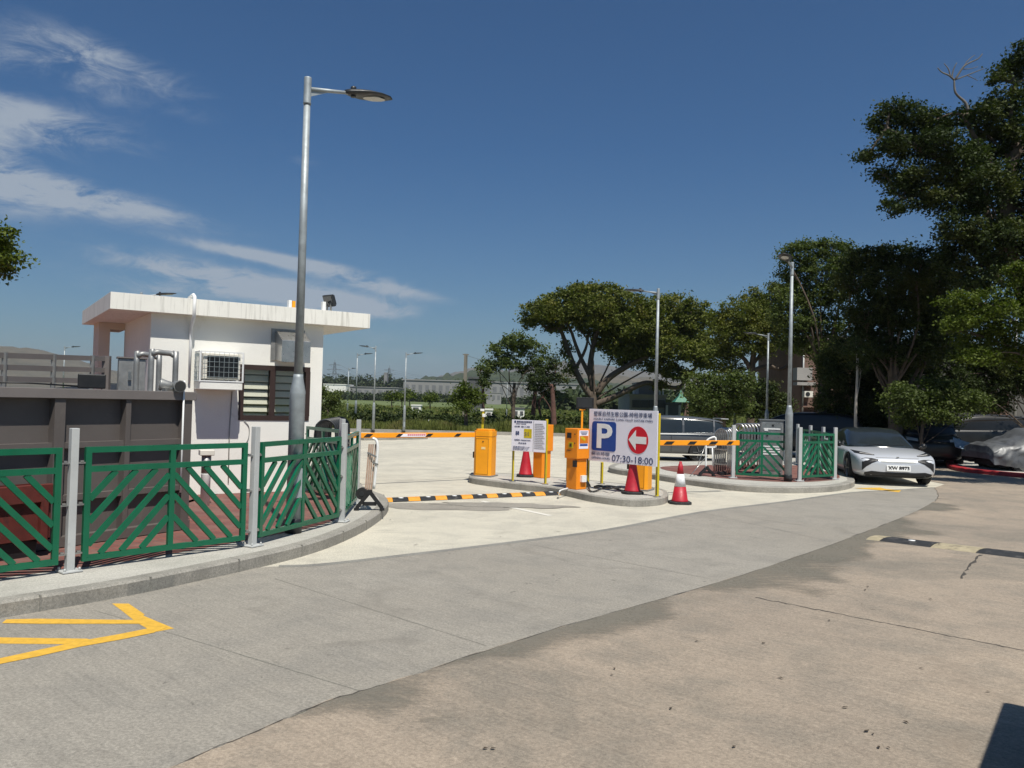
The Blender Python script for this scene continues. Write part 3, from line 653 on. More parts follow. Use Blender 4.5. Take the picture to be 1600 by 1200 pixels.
# grey cabinet, bent pipes, floodlights
c0 = W(205, 590, 11.2); t = thing('utility_cabinet', 'plain grey utility cabinet between the container and the guard house', 'cabinet', (c0.x, c0.y, Z1))
m = MB(); zt_ = W(205, 561, 11.2).z; m.box((c0.x, c0.y, (Z1 + zt_) / 2), (.34, .30, zt_ - Z1), .5); m.build('body', 'steel_dull', t, bevel=.01); m = MB(); m.box((c0.x, c0.y, zt_ + .012), (.38, .34, .02), .5); m.build('lid', 'container_light', t)
m = MB(); c1 = c0 + Vector((.01, -.18, 0)); m.box((c0.x + .06, c0.y - .17, 1.95), (.04, .03, .12), .5); m.build('latch', 'steel', t)
pt = thing('bent_pipes', 'grey steel vent pipes bent over at the top beside the guard house', 'pipes', (c0.x + .2, c0.y - .3, Z1))
for (xa, xb, ytop, dd) in ((214, 249, 553, 10.3), (237, 275, 550, 10.0)):
    a_, b_ = W(xa, ytop, dd), W(xb, ytop + 3, dd + .15); r_ = .06; m = MB()
    m.tube(smooth([(a_.x, a_.y, .2), (a_.x, a_.y, a_.z - .12), (a_.x + .015, a_.y, a_.z - .04), (a_.x + .06, a_.y + .01, a_.z), ((a_.x + b_.x) / 2, (a_.y + b_.y) / 2, (a_.z + b_.z) / 2), (b_.x - .06, b_.y - .01, b_.z), (b_.x - .015, b_.y, b_.z - .04), (b_.x, b_.y, b_.z - .12), (b_.x, b_.y, .2)], 4), .035, 10); m.build('pipe', 'steel_dull', pt)
fl = W(262, 612, 9.25); fq = on(268, 616, cR + cn * .05, cn)
t = thing('spotlights', 'pair of round metal spotlights clamped on the container rim', 'spotlight', (fq.x, fq.y, CT))
for dx_, dr, nm in ((-.06, Vector((-.75, -.35, .12)), 'spotlight_head'), (.07, Vector((.55, -.6, -.1)), 'spotlight_head')):
    dr.normalize(); c_ = Vector((fq.x + dx_, fq.y, CT + .07)); m = MB(); m.tube([c_ - dr * .09, c_ - dr * .07, c_, c_ + dr * .06, c_ + dr * .075], [.02, .045, .055, .07, .07], 16); h_ = m.build(nm, 'steel_dull', t); m = MB(); m.tube([c_ + dr * .074, c_ + dr * .080], [.062, .06], 16); m.build('lamp_glass', 'glass_dark', h_)
m = MB(); m.box((fq.x, fq.y, CT + .015), (.22, .07, .03), ra); m.bar((fq.x, fq.y, CT + .02), (fq.x, fq.y, CT + .09), .03, .03); m.build('clamp', 'steel', t)
fq2 = on(143, 606, cR + cn * .6, cn); t = thing('work_light', 'flat black work light lying on the left of the container top', 'work light', (fq2.x, fq2.y, CT))
m = MB(); m.box((fq2.x, fq2.y, CT + .09), (.28, .08, .16), .5); m.build('lamp_body', 'black', t, bevel=.01); m = MB(); m.tube([(fq2.x - .12, fq2.y, CT + .03), (fq2.x - .5, fq2.y - .35, CT + .05), (fq2.x - .95, fq2.y - .75, CT + .04)], .010, 6); m.build('cable', 'black', t)

# ------------------------------------------------------------------ green railings
def panel(parent, p, q, zb, gap=.10, h=1.10, low=.075):
    d = q - p; d.z = 0; L = d.length; d.normalize(); a = p + d * gap; L2 = L - 2 * gap; nrm = Vector((-d.y, d.x, 0))
    z0, z1 = zb + low, zb + h; zr = z1 - .20; b = .052; t = .038; m = MB()
    pt = lambda x, z: Vector((a.x + d.x * x, a.y + d.y * x, z))
    def bar(x0, za, x1, zc, w_=b, tk=t):
        m.bar(pt(x0, za), pt(x1, zc), w_, tk, up=UZ if abs(x1 - x0) > 1e-4 else d)
    bar(b, z0 + b / 2, L2 - b, z0 + b / 2); bar(b, z1 - b / 2, L2 - b, z1 - b / 2)
    bar(b / 2, z0, b / 2, z1); bar(L2 - b / 2, z0, L2 - b / 2, z1); bar(L2 / 2, z0 + b, L2 / 2, z1 - b)
    for x0, x1 in ((b, L2 / 2 - b / 2), (L2 / 2 + b / 2, L2 - b)): bar(x0, zr, x1, zr)
    lo, hi = z0 + b, zr - b / 2; sl = 1.08
    for side in (0, 1):
        x0, x1 = b, L2 / 2 - b / 2; w2 = x1 - x0; k = -12
        while k < 12:
            c = lo + k * .205 + .09; pts = []
            za, zc = c, c + sl * w2              # at x0 and x1
            xa, xb = 0, w2
            if za < lo: xa = (lo - c) / sl
            if zc > hi: xb = (hi - c) / sl
            if xb - xa > .10 and min(xb, w2) - max(xa, 0) > .10 and xa < w2 and xb > 0:
                A_, B_ = (x0 + max(xa, 0), c + sl * max(xa, 0)), (x0 + min(xb, w2), c + sl * min(xb, w2))
                if side: A_, B_ = (L2 - A_[0], A_[1]), (L2 - B_[0], B_[1])
                m.bar(pt(*A_), pt(*B_), .049, .030, up=nrm.cross((pt(*B_) - pt(*A_)).normalized()))
            k += 1
    o = m.build('panel', 'green_paint', parent)
    for e, x in ((0, -1), (1, 1)):
        for zz in (z0 + .08, (z0 + z1) / 2, z1 - .14):
            bm_ = MB()
            s_ = pt(0 if e == 0 else L2, zz); e_ = s_ + d * (x * (gap - .02)); bm_.bar(s_, e_, .014, .03); bm_.box(s_ + d * (x * .03) + UZ * .012, (.03, .03, .02), math.atan2(d.y, d.x)); bm_.build('bracket', 'steel', o)
    return o
def post(parent, p, zb, h, rz, wd=.066):
    m = MB(); m.box((p.x, p.y, zb + h / 2), (wd, wd, h), rz); m.box((p.x, p.y, zb + .008), (.17, .17, .016), rz)
    for sx in (-1, 1):
        for sy in (-1, 1):
            o_ = Matrix.Rotation(rz, 3, 'Z') @ Vector((sx * .062, sy * .062, 0)); m.lathe([(.012, 0), (.012, .022), (.0, .026)], (p.x + o_.x, p.y + o_.y, zb + .016), 6)
    return m.build('post', 'post_grey', parent, bevel=.004)
rn = thing('green_railing', 'green chevron pattern railing on grey posts curving along the near kerb', 'railing', G(393, 855, Z1))
p1, p2, p3, p4 = G(108, 893, Z1), G(394, 853, Z1), G(534, 815, Z1), G(557, 787, Z1)
p0 = p1 - (p2 - p1).normalized() * 1.9; pm = p0 - (p2 - p1).normalized() * 1.9
pp = [pm, p0, p1, p2, p3, p4]
for i, p in enumerate(pp):
    q = pp[min(i + 1, len(pp) - 1)] - pp[max(i - 1, 0)]; post(rn, p, Z1, 1.27, math.atan2(q.y, q.x))
for a_, b_ in zip(pp[:-1], pp[1:]): panel(rn, a_, b_, Z1, .10 if (b_ - a_).length > 1.5 else .06)
p5 = W(534, 700, 12.3); p5.z = 0; p6 = W(499, 700, 13.0); p6.z = 0
post(rn, p5, Z1, 1.27, .9); panel(rn, p5, p6 + (p6 - p5).normalized() * .6, Z1, .06)
rr = thing('green_railing', 'short green chevron railing around the island under the far lamp post', 'railing', G(1249, 752, Z1))
q1, q2, q3 = G(1145, 747, Z1), G(1249, 752, Z1), G(1304, 749, Z1)
ql = G(1228, 752, Z1)
for p in (q1, q2, q3): post(rr, p, Z1, 1.20, 0, .075)
panel(rr, q1, G(1235, 751.5, Z1), Z1, .06, 1.06); panel(rr, q2, q3, Z1, .05, 1.06)
bk_ = [q3, W(1286, 700, 21.0), W(1266, 700, 22.5), W(1246, 700, 24.0)]
for p in bk_: p.z = 0
for p in bk_[1:]: post(rr, p, Z1, 1.15, .4, .07)
for a_, b_ in zip(bk_[:-1], bk_[1:]): panel(rr, a_, b_, Z1, .06, 1.02)

# ------------------------------------------------------------------ lamp posts (all of one kind)
def lamp_proto():
    t = thing('lamp_post', 'x', 'lamp post', (0, 0, 0))
    m = MB(); m.lathe([(.092, .0), (.092, 1.66), (.095, 1.68), (.060, 1.86), (.056, 1.9)], n=20); m.box((.0, -.093, .6), (.10, .02, .35)); m.build('base_column', 'galv', t, local=True)
    m = MB(); m.lathe([(.100, 0), (.100, .16), (.094, .17)], n=20); m.build('foot', 'dark_metal', t, local=True)
    m = MB(); m.lathe([(.052, 1.9), (.039, 5.3)], n=16); m.lathe([(.047, 5.18), (.047, 5.2), (.045, 5.21), (.045, 5.5), (.044, 5.51)], n=16); m.build('pole', 'galv', t, local=True)
    m = MB(); m.tube([(.04, 0, 5.38), (.52, 0, 5.42)], [.026, .020], 10); m.add([(.04, -.004, 5.39), (.04, .004, 5.39), (.28, .004, 5.40), (.28, -.004, 5.40), (.04, -.004, 5.29), (.04, .004, 5.29)], [(0, 3, 4), (1, 5, 2), (3, 2, 5, 4)]); [setattr(v_, 'z', v_.z + max(0, v_.x - .1) * .13) or setattr(v_, 'x', v_.x * (1.17 if v_.x > .1 else 1)) for v_ in m.v]; m.build('arm', 'galv', t, local=True)
    m = MB()      # flat fish-shaped lantern
    st = [(.42, .035, .03), (.47, .07, .048), (.55, .12, .055), (.66, .165, .05), (.80, .16, .04), (.93, .10, .026), (.99, .02, .010)]
    n = 16; vv = []
    for x, hw, hh in st:
        for k in range(n):
            a = 2 * math.pi * k / n; vv.append((x, hw * math.cos(a), 5.42 + (hh * math.sin(a) if math.sin(a) > 0 else hh * .55 * math.sin(a))))
    m.add(vv, [(i * n + k, i * n + (k + 1) % n, (i + 1) * n + (k + 1) % n, (i + 1) * n + k) for i in range(len(st) - 1) for k in range(n)] + [list(range(n))[::-1], list(range(len(vv) - n, len(vv)))], 0, True)
    m.lathe([(.032, 5.45), (.032, 5.50), (.02, 5.51)], (.52, 0, 0), 12); m.lathe([(.028, 5.37), (.028, 5.40)], (.52, 0, 0), 12)
    tl = lambda m_: [setattr(v_, 'z', v_.z + (v_.x - .1) * .13) or setattr(v_, 'x', v_.x * 1.17) for v_ in m_.v]
    tl(m); hd = m.build('lantern', 'dark_metal', t, local=True)
    m = MB(); k = 18; m.add([(.77 + .13 * math.cos(2 * math.pi * i / k), .085 * math.sin(2 * math.pi * i / k), 5.3885) for i in range(k)] , [list(range(k))[::-1]]); 
    m.tube([(.77, 0, 5.387), (.77, 0, 5.400)], [.088, .088], 16); tl(m); o_ = m.build('lens', 'lamp_lens', hd, local=True)
    return t
lp = lamp_proto(); first = True
# x of foot, y of foot (or None with depth), y of top, heading of the arm, label
lamps = [(458, 832, None, 121, 38, 'tall galvanised lamp post close to the railing in front of the guard house', Z1),
         (1231, 752, None, 410, 240, 'galvanised lamp post on the right island beside the steel cabinet', Z1),
         (1023, None, 22, 451, 145, 'lamp post rising behind the white parking sign', 0),
         (1197, None, 33, 521, 172, 'lamp post in front of the trees behind the steel cabinet', 0),
         (1147, None, 44, 561, 172, 'lamp post among trees above the folding gate', 0),
         (583, 676, None, 541, 165, 'lamp post at the far car park edge with its arm pointing left', 0),
         (631, 677, None, 551, 15, 'rightmost lamp post of the row left of the barrier box', 0),
         (554, None, 48, 552, 15, 'thin lamp post close to the right of the guard house, arm pointing right', 0),
         (541, None, 62, 575, 60, 'smallest lamp post near the guard house wall, lantern seen end on', 0),
         (790, None, 60, 597, 200, 'distant lamp post seen under the left tree', 0),
         (145, None, 33, 484, 100, 'lamp post rising under the left eaves of the guard house', 0),
         (212, None, 24, 457, 12, 'lamp post with its lantern showing over the guard house roof', 0),
         (95, None, 52, 541, 12, 'lamp post seen through the slat barrier far left', 0)]
for (fx, fy, dep, ty, hd, lab, zb) in lamps:
    p = G(fx, fy, zb) if fy else W(fx, 700, dep)
    d_ = p.y; top = W(fx + 10, ty, d_).z; s_ = (top - zb) / 5.51
    o = lp if first else copy_tree(lp); first = False
    o.location = (p.x, p.y, zb); o.scale = (s_,) * 3; o.rotation_euler = (0, 0, R(hd)); o['label'] = lab; o['group'] = 'lamp posts of the car park'
# number on the right lamp post
pr_ = G(1231, 752, Z1); tt = Vector((-pr_.x, -pr_.y, 0)).normalized(); ux = Vector((-tt.y, tt.x, 0))
for i_, ch in enumerate('271'):
    pass
sn = thing('number_sticker', 'small black pole number on the right lamp post', 'number', (pr_.x, pr_.y, 1.9))
for i_, ch in enumerate('122'):
    text(ch, .085, 'digit', 'black', sn, Vector((pr_.x, pr_.y, 2.03 - i_ * .085)) + tt * .058, ux, UZ, tt, 'CENTER')

# ------------------------------------------------------------------ barriers and machines
def cabinet(name, label, base, rz, wd, dp, h, mt='yellow_box'):
    t = thing(name, label, 'car park barrier', base, rz)
    m = MB(); c = .05; pl = [(-wd / 2 + c, -dp / 2), (wd / 2 - c, -dp / 2), (wd / 2, -dp / 2 + c), (wd / 2, dp / 2 - c), (wd / 2 - c, dp / 2), (-wd / 2 + c, dp / 2), (-wd / 2, dp / 2 - c), (-wd / 2, -dp / 2 + c)]
    m.prism(pl, 0, h * .84); m.build('body', mt, t, local=True, bevel=.006)
    m = MB(); m.prism([(x * 1.03, y * 1.03) for x, y in pl], h * .845, h * .965); m.prism([(x * .88, y * .88) for x, y in pl], h * .965, h); m.build('lid', mt, t, local=True, bevel=.006)
    m = MB(); m.lathe([(.014, 0), (.014, .006)], (0, 0, 0), 10); 
    for v_ in m.v: v_.x, v_.y, v_.z = v_.x + .02, -dp / 2 - .004 - v_.z, v_.y + h * .74
    m.build('lock', 'dark_metal', t, local=True)
    m = MB(); y0 = -dp / 2 - .0015
    for (x0_, z0_, sx_, sz_) in ((0, h * .80, wd - .12, .004), (0, .05, wd - .12, .004), (-wd / 2 + .06, h * .425, .004, h * .75), (wd / 2 - .06, h * .425, .004, h * .75)): m.box((x0_, y0, z0_), (sx_, .003, sz_))
    m.build('door_seam', 'brown_frame', t, local=True)
    m = MB(); m.box((.03, y0 - .001, h * .60), (.09, .003, .05)); m.build('warning_label', 'worn_label', t, local=True)
    m = MB(); m.box((0, 0, .012), (wd + .06, dp + .06, .024)); m.build('base_plate', 'steel_dull', t, local=True)
    m = MB(); m.box((-wd / 2 - .035, 0, h * .44), (.06, .10, .13)); m.build('sensor', 'black', t, local=True, bevel=.004)
    return t
def arm(parent, a, b, h, stripes, blank=None):
    m = MB(); m.bar(a, b, h, .035); t = m.build('arm', 'arm_orange', parent, bevel=.01)
    d = (b - a).normalized(); nr = Vector((d.y, -d.x, 0)); 
    if nr.y > 0: nr = -nr
    L = (b - a).length
    for (f0, f1) in stripes:
        c0, c1 = a + d * (L * f0) + nr * .0195, a + d * (L * f1) + nr * .0195; m = MB(); z = UZ * (h * .30); sk = d * .07 if d.x > 0 else -d * .07
        v_ = [c0 - z, c1 - z, c1 + z + sk, c0 + z + sk]; v2 = [q + nr * .003 for q in v_]; m.add(v_ + v2, [(4, 5, 6, 7), (0, 3, 2, 1), (0, 1, 5, 4), (1, 2, 6, 5), (2, 3, 7, 6), (3, 0, 4, 7)]); m.build('stripe', 'black', t)
    if blank:
        c0, c1 = a + d * (L * blank[0]), a + d * (L * blank[1]); m = MB(); m.bar(c0 + nr * .020, c1 + nr * .020, h * .62, .004); m.build('plate', 'sign_white', t)
        m = MB()
        for k in range(9): m.box(c0.lerp(c1, (k + .7) / 13) + nr * .024 + UZ * .008, (.035, .004, .022), math.atan2(d.y, d.x))
        m.build('small_lettering', 'sign_red', t)
    return t
cb1 = G(757, 743.5, Z1); c1_ = cabinet('parking_barrier', 'barrier with fully visible yellow cabinet and long arm lowered to the left', cb1, R(-20), .40, .36, 1.0)
za = .98; A1 = W(742, 679.5, cb1.y - .1); E1 = lvl(546, 680.5, A1.z)
arm(c1_, A1, E1, .10, [(.145, .185), (.385, .425), (.625, .66), (.855, .90)], (.42, .63))
cb3 = G(1000, 765, Z1); c3 = cabinet('parking_barrier', 'barrier half hidden by the parking sign, short arm lowered to the right', cb3, R(-28), .38, .34, 1.0)
A3 = W(1022, 692, cb3.y - .05); E3 = lvl(1155, 692, A3.z)
arm(c3, A3, E3, .10, [(.10, .19), (.37, .45), (.62, .70), (.835, .89)])
def bollard(px, py, ptop, label, rz=0, w_=.055):
    p = G(px, py, Z1); zt_ = W(px, ptop, p.y).z; t = thing('marker_post', label, 'post', p)
    m = MB(); m.box((p.x, p.y, (Z1 + zt_) / 2), (w_, w_ * .8, zt_ - Z1), rz); m.build('post', 'pole_yellow', t, bevel=.004)
    m = MB(); dd = Vector((-p.x, -p.y, 0)).normalized(); q = p + dd * .0; m.box((p.x - w_ * .25, p.y - w_ * .43, (Z1 + zt_) / 2), (w_ * .25, .008, (zt_ - Z1) * .96), rz); m.build('dark_strip', 'dark_metal', t)  # dark strip down the left of the post face
    m = MB(); m.box((p.x, p.y, Z1 + .006), (.12, .12, .012), rz); m.build('base_plate', 'steel', t)
    return t
# parking sign
sR, sL = G(1024, 776, Z1), G(918, 762, Z1)
bollard(1026.5, 776, 646, 'right yellow post carrying the parking sign', 0, .06); bollard(918, 762, 715, 'left yellow post carrying the parking sign')
bollard(940, 756, 722, 'yellow post standing free behind the gap under the parking sign'); bollard(886, 752, 700, 'yellow post left of the ticket machine', 0, .045)
bollard(801, 752, 700, 'left yellow post carrying the price notice', 0, .045); bollard(852, 756.5, 655, 'right yellow post carrying the price notice', 0, .05)
def board(name, label, TL, TR, BL_, th=.02):
    """TL/TR/BL world corners; returns thing, origin at top left, unit vectors"""
    ux_ = (TR - TL); Wd = ux_.length; ux_.normalize(); uz_ = UZ; nr = ux_.cross(uz_).normalized(); Ht = TL.z - BL_.z
    t = thing(name, label, 'sign', BL_); m = MB(); c = TL + ux_ * (Wd / 2) - uz_ * (Ht / 2) - nr * (th / 2)
    m.box(c, (Wd, th, Ht), math.atan2(ux_.y, ux_.x)); m.build('board', 'sign_white', t, bevel=.003); return t, TL, ux_, uz_, nr, Wd, Ht
oR, oL = sR.y - .09, sL.y - .09
TL = W(921, 640, oL); TR = W(1028, 641, oR); TR.z = TL.z = (TR.z + TL.z) / 2; BLp = TL.copy(); BLp.z = (W(918, 720.5, oL).z + W(1025, 728, oR).z) / 2
st, o0, ux, uz, nr, Wd, Ht = board('parking_sign', 'big white hourly car park sign with blue P and red arrow circle', TL, TR, BLp)
at2 = lambda fx, fz: o0 + ux * (Wd * fx) - uz * (Ht * fz)
text('塱原自然生態公園-時租停車場', .1, 'lettering', 'ink', st, at2(.075, .135), ux, uz, nr, width=Wd * .85, thick=.0008, height=Ht * .095)
text('HOURLY CARPARK (LONG VALLEY NATURE PARK)', .05, 'lettering', 'ink', st, at2(.075, .218), ux, uz, nr, width=Wd * .86, thick=.0008, height=Ht * .050)
text('開放時間', .08, 'lettering', 'ink', st, at2(.055, .885), ux, uz, nr, width=Wd * .27, thick=.0008, height=Ht * .068)
text('OPENING HOURS', .04, 'lettering', 'ink', st, at2(.055, .955), ux, uz, nr, width=Wd * .28, thick=.0008, height=Ht * .042)
text('07:30-18:00', .12, 'lettering', 'ink', st, at2(.365, .975), ux, uz, nr, width=Wd * .585, height=Ht * .125)
def rrect(m, x0, x1, z0, z1, r_, off, th, mi=0, k=6):
    pts = []
    for cx, cz, a0 in ((x1 - r_, z0 + r_, -90), (x1 - r_, z1 - r_, 0), (x0 + r_, z1 - r_, 90), (x0 + r_, z0 + r_, 180)):
        for i in range(k + 1):
            a = R(a0 + 90 * i / k); pts.append((cx + r_ * math.cos(a), cz + r_ * math.sin(a)))
    flat(m, pts, off, th, mi)
def flat(m, pts, off, th, mi=0, fr=None):
    o_, ux_, uz_, nr_ = fr or (o0, ux, uz, nr)
    n = len(pts); v_ = [o_ + ux_ * x - uz_ * z + nr_ * off for x, z in pts] + [o_ + ux_ * x - uz_ * z + nr_ * (off + th) for x, z in pts]
    m.add(v_, [list(range(n)), list(range(2 * n - 1, n - 1, -1))] + [(i, n + i, n + (i + 1) % n, (i + 1) % n) for i in range(n)], mi)
m = MB(); rrect(m, Wd * .052, Wd * .418, Ht * .235, Ht * .795, .055, .002, .003); m.build('blue_square', 'sign_blue', st)
text('P', .5, 'letter_p', 'white', st, at2(.13, .745) + nr * .004, ux, uz, nr, width=Wd * .235, height=Ht * .47, bold=.012)
m = MB(); cx, cz, rx_ = Wd * .735, Ht * .545, Ht * .25; flat(m, [(cx + rx_ * .95 * math.cos(2 * math.pi * i / 40), cz + rx_ * math.sin(2 * math.pi * i / 40)) for i in range(40)], .002, .003); m.build('red_disc', 'sign_red', st)
m = MB(); k = rx_; flat(m, [(cx - k * .86, cz), (cx - k * .18, cz - k * .74), (cx - k * .18, cz - k * .26), (cx + k * .78, cz - k * .26), (cx + k * .78, cz + k * .26), (cx - k * .18, cz + k * .26), (cx - k * .18, cz + k * .74)], .006, .003); m.build('arrow', 'white', st)
# price notice
nl, nrr = G(801, 752, Z1), G(852, 756.5, Z1)
TL2 = W(800, 655.5, nl.y - .06); TR2 = W(853, 656.5, nrr.y - .06); TR2.z = TL2.z; B2 = TL2.copy(); B2.z = W(799.5, 704, nl.y - .06).z
st2, q0, vx, vz, vn, W2, H2 = board('price_notice', 'white price notice with dollar prices and a yellow patch on yellow posts', TL2, TR2, B2)
a3 = lambda fx, fz: q0 + vx * (W2 * fx) - vz * (H2 * fz)
m = MB(); flat(m, [(W2 * .37, H2 * .28), (W2 * .60, H2 * .28), (W2 * .60, H2 * .57), (W2 * .37, H2 * .57)], .002, .0015, 0, (q0, vx, vz, vn)); m.build('yellow_patch', 'pole_yellow', st2)
m = MB(); flat(m, [(W2 * .645, H2 * .005), (W2 * .655, H2 * .005), (W2 * .655, H2 * .995), (W2 * .645, H2 * .995)], .002, .001, 0, (q0, vx, vz, vn)); m.build('seam', 'steel_dull', st2)
text('$8', .08, 'price', 'ink', st2, a3(.12, .50), vx, vz, vn, width=W2 * .11, height=H2 * .14, bold=.002); text('$10', .08, 'price', 'ink', st2, a3(.39, .52), vx, vz, vn, width=W2 * .13, height=H2 * .14)
text('塱原自然公園停車場', .04, 'lettering', 'ink', st2, a3(.15, .085), vx, vz, vn, width=W2 * .45, height=H2 * .055, bold=.001)
m = MB(); flat(m, [(W2 * .075, H2 * .03), (W2 * .125, H2 * .03), (W2 * .125, H2 * .10), (W2 * .075, H2 * .10)], .002, .001, 0, (q0, vx, vz, vn)); m.build('logo', 'ink', st2)
text('HOURLY CARPARK', .04, 'lettering', 'ink', st2, a3(.13, .14), vx, vz, vn, width=W2 * .30, height=H2 * .03)
text('收費 每小時', .04, 'lettering', 'ink', st2, a3(.08, .235), vx, vz, vn, width=W2 * .46, height=H2 * .045)
text('泊車費用 / PARKING RATE', .04, 'lettering', 'ink', st2, a3(.09, .67), vx, vz, vn, width=W2 * .48, height=H2 * .05)
text('車主自負', .04, 'lettering', 'ink', st2, a3(.21, .765), vx, vz, vn, width=W2 * .24, height=H2 * .05)
for j in range(3): text('停車場內請小心', .03, 'lettering', 'ink', st2, a3(.05, .87 + j * .045), vx, vz, vn, width=W2 * (.5 - j * .03), height=H2 * .025)
for j in range(15): text('停車場使用條款及細則收費表', .03, 'lettering', 'steel_dull', st2, a3(.68, .12 + j * .055), vx, vz, vn, width=W2 * (.24 + .03 * ((j * 7) % 3)), height=H2 * .018)
# ticket machine (front) with monitor
def machine(name, label, base, rz, label_panel=True, hh=1.0):
    t = thing(name, label, 'ticket machine', base, rz)
    m = MB(); m.box((0, 0, .28 * hh), (.27, .26, .56 * hh)); m.build('pedestal', ['orange_box'], t, local=True, bevel=.008)
    m = MB(); m.box((-.0, 0, .85 * hh), (.34, .32, .56 * hh)); m.box((0, 0, .58 * hh), (.29, .28, .04)); m.build('head', 'orange_box', t, local=True, bevel=.01)
    y = -.1625
    m = MB(); m.box((-.05, y, 1.0 * hh), (.11, .008, .10)); m.build('screen', 'black', t, local=True)
    m = MB(); m.box((.0, y, .82 * hh), (.11, .012, .11)); r_ = m.build('card_reader', 'pole_yellow', t, local=True); m = MB(); m.box((0, y - .009, .82 * hh), (.05, .006, .06)); m.build('slot', 'brown_frame', r_, local=True)
    m = MB()
    for zz in (1.03, .86): m.box((.10, y, zz * hh), (.02, .01, .02))
    m.box((-.06, y, .72 * hh), (.10, .006, .012)); m.build('buttons', 'dark_metal', t, local=True)
    return t
mb = G(900, 763.5, Z1)
tm = machine('ticket_machine', 'orange ticket machine beside the left edge of the parking sign', mb, R(-50))
# payment sticker on the right hand face
m = MB(); m.box((.172, 0, .93), (.004, .24, .34)); m.build('sticker', 'sign_white', tm, local=True)
m = MB(); m.box((.176, 0, .93), (.004, .22, .14)); m.build('sticker_picture', 'orange_dark', tm, local=True); m = MB(); m.box((.179, -.02, .95), (.003, .12, .05), rot=Matrix.Rotation(R(-28), 3, 'X')); m.build('sticker_flash', 'pole_yellow', tm, local=True)
m = MB(); m.box((.176, 0, .83), (.003, .2, .035)); m.build('sticker_lettering', 'sign_blue', tm, local=True)
m = MB()
for j in range(3): m.box((.176, 0, 1.075 - j * .025), (.003, .19 - .03 * j, .010))
m.build('sticker_text', 'ink', tm, local=True)
m = MB(); m.box((.10, -.145, .48), (.07, .05, .12)); m.build('intercom', 'black', tm, local=True)
m = MB(); m.box((.16, .03, .20), (.05, .12, .12)); m.build('socket_box', 'white', tm, local=True)
mt_ = machine('ticket_machine', 'orange ticket machine mostly hidden behind the price notice', G(846, 746, Z1), R(-48))
mo = mb + Vector((.10, .22, 0)); zt_ = W(911, 621, mo.y).z; zb_ = W(911, 638.5, mo.y).z
t = thing('monitor', 'black display monitor on a yellow stand above the ticket machine', 'monitor', (mo.x, mo.y, Z1))
m = MB(); m.box((mo.x + .05, mo.y, (zt_ + zb_) / 2), (.33, .10, zt_ - zb_), R(-8)); cs_ = m.build('casing', 'black', t, bevel=.008); m = MB(); m.box((mo.x + .042, mo.y - .053, (zt_ + zb_) / 2), (.27, .004, (zt_ - zb_) * .78), R(-8)); m.build('screen', 'dark_metal', cs_)
m = MB(); m.bar((mo.x, mo.y, Z1), (mo.x, mo.y, zb_ - .03), .035, .035); m.box((mo.x, mo.y, zb_ - .02), (.11, .06, .02)); m.build('stand', 'yellow_box', t)
# thin yellow camera pole behind the left cabinet
cp = G(750, 739, Z1) + Vector((0, .4, 0)); t = thing('camera_pole', 'thin yellow pole with a white camera above the left barrier cabinet', 'camera pole', (cp.x, cp.y, 0))
m = MB(); zz = W(752, 642, cp.y).z; m.bar((cp.x, cp.y, 0), (cp.x + .02, cp.y, zz), .05, .05); m.build('pole', 'pole_yellow', t); m = MB(); m.box((cp.x + .04, cp.y - .05, zz - .1), (.07, .12, .07)); m.box((cp.x, cp.y, zz + .02), (.09, .09, .05)); m.build('camera_head', 'white', t, bevel=.005)
# cones
def cone_proto(white=True):
    t = thing('traffic_cone', 'x', 'traffic cone', (0, 0, 0))
    m = MB(); pl = [(.2, .12), (.12, .2), (-.12, .2), (-.2, .12), (-.2, -.12), (-.12, -.2), (.12, -.2), (.2, -.12)]; m.prism([(x * .95, y * .95) for x, y in pl], 0, .045); m.build('base', 'rubber', t, local=True, bevel=.008)
    rr_ = lambda z: .145 - (z - .045) * (.145 - .032) / .67
    def seg(z0, z1, mt, nm): q = MB(); q.lathe([(rr_(z0), z0), (rr_(z1), z1)], n=28); return q.build(nm, mt, t, local=True)
    m = MB(); m.lathe([(.15, .045), (.15, .06), (rr_(.075), .075)] + [(rr_(z), z) for z in ((.31, .60) if not white else (.31,))] + ([] if white else [(.03, .715), (.028, .74), (.0, .745)]), n=28); m.build('cone_body', 'cone_red', t, local=True)
    if white:
        m = MB(); m.lathe([(rr_(.31) + .002, .31), (rr_(.53) + .002, .53)], n=28); m.build('reflective_sleeve', 'cone_white', t, local=True); m = MB(); m.lathe([(rr_(.53), .53), (.036, .70), (.024, .71), (.026, .74), (.015, .75)], n=28); m.build('cone_tip', 'cone_red', t, local=True)
    return t
ca = cone_proto(); ca.location = G(1062, 787); ca['label'] = 'red and white striped traffic cone standing right of the island'; ca['group'] = 'traffic cones'
ccn = copy_tree(ca); ccn.location = W(1490, 716, 27); ccn.location.z = 0; ccn['label'] = 'traffic cone in the shade beside the covered car'
cbn = cone_proto(False); cbn.location = G(988, 771, Z1) ; cbn['label'] = 'plain red cone under the parking sign'; cbn['group'] = 'traffic cones'
cdn = copy_tree(cbn); cdn.location = G(821, 744.5, Z1); cdn['label'] = 'plain red cone behind the price notice'
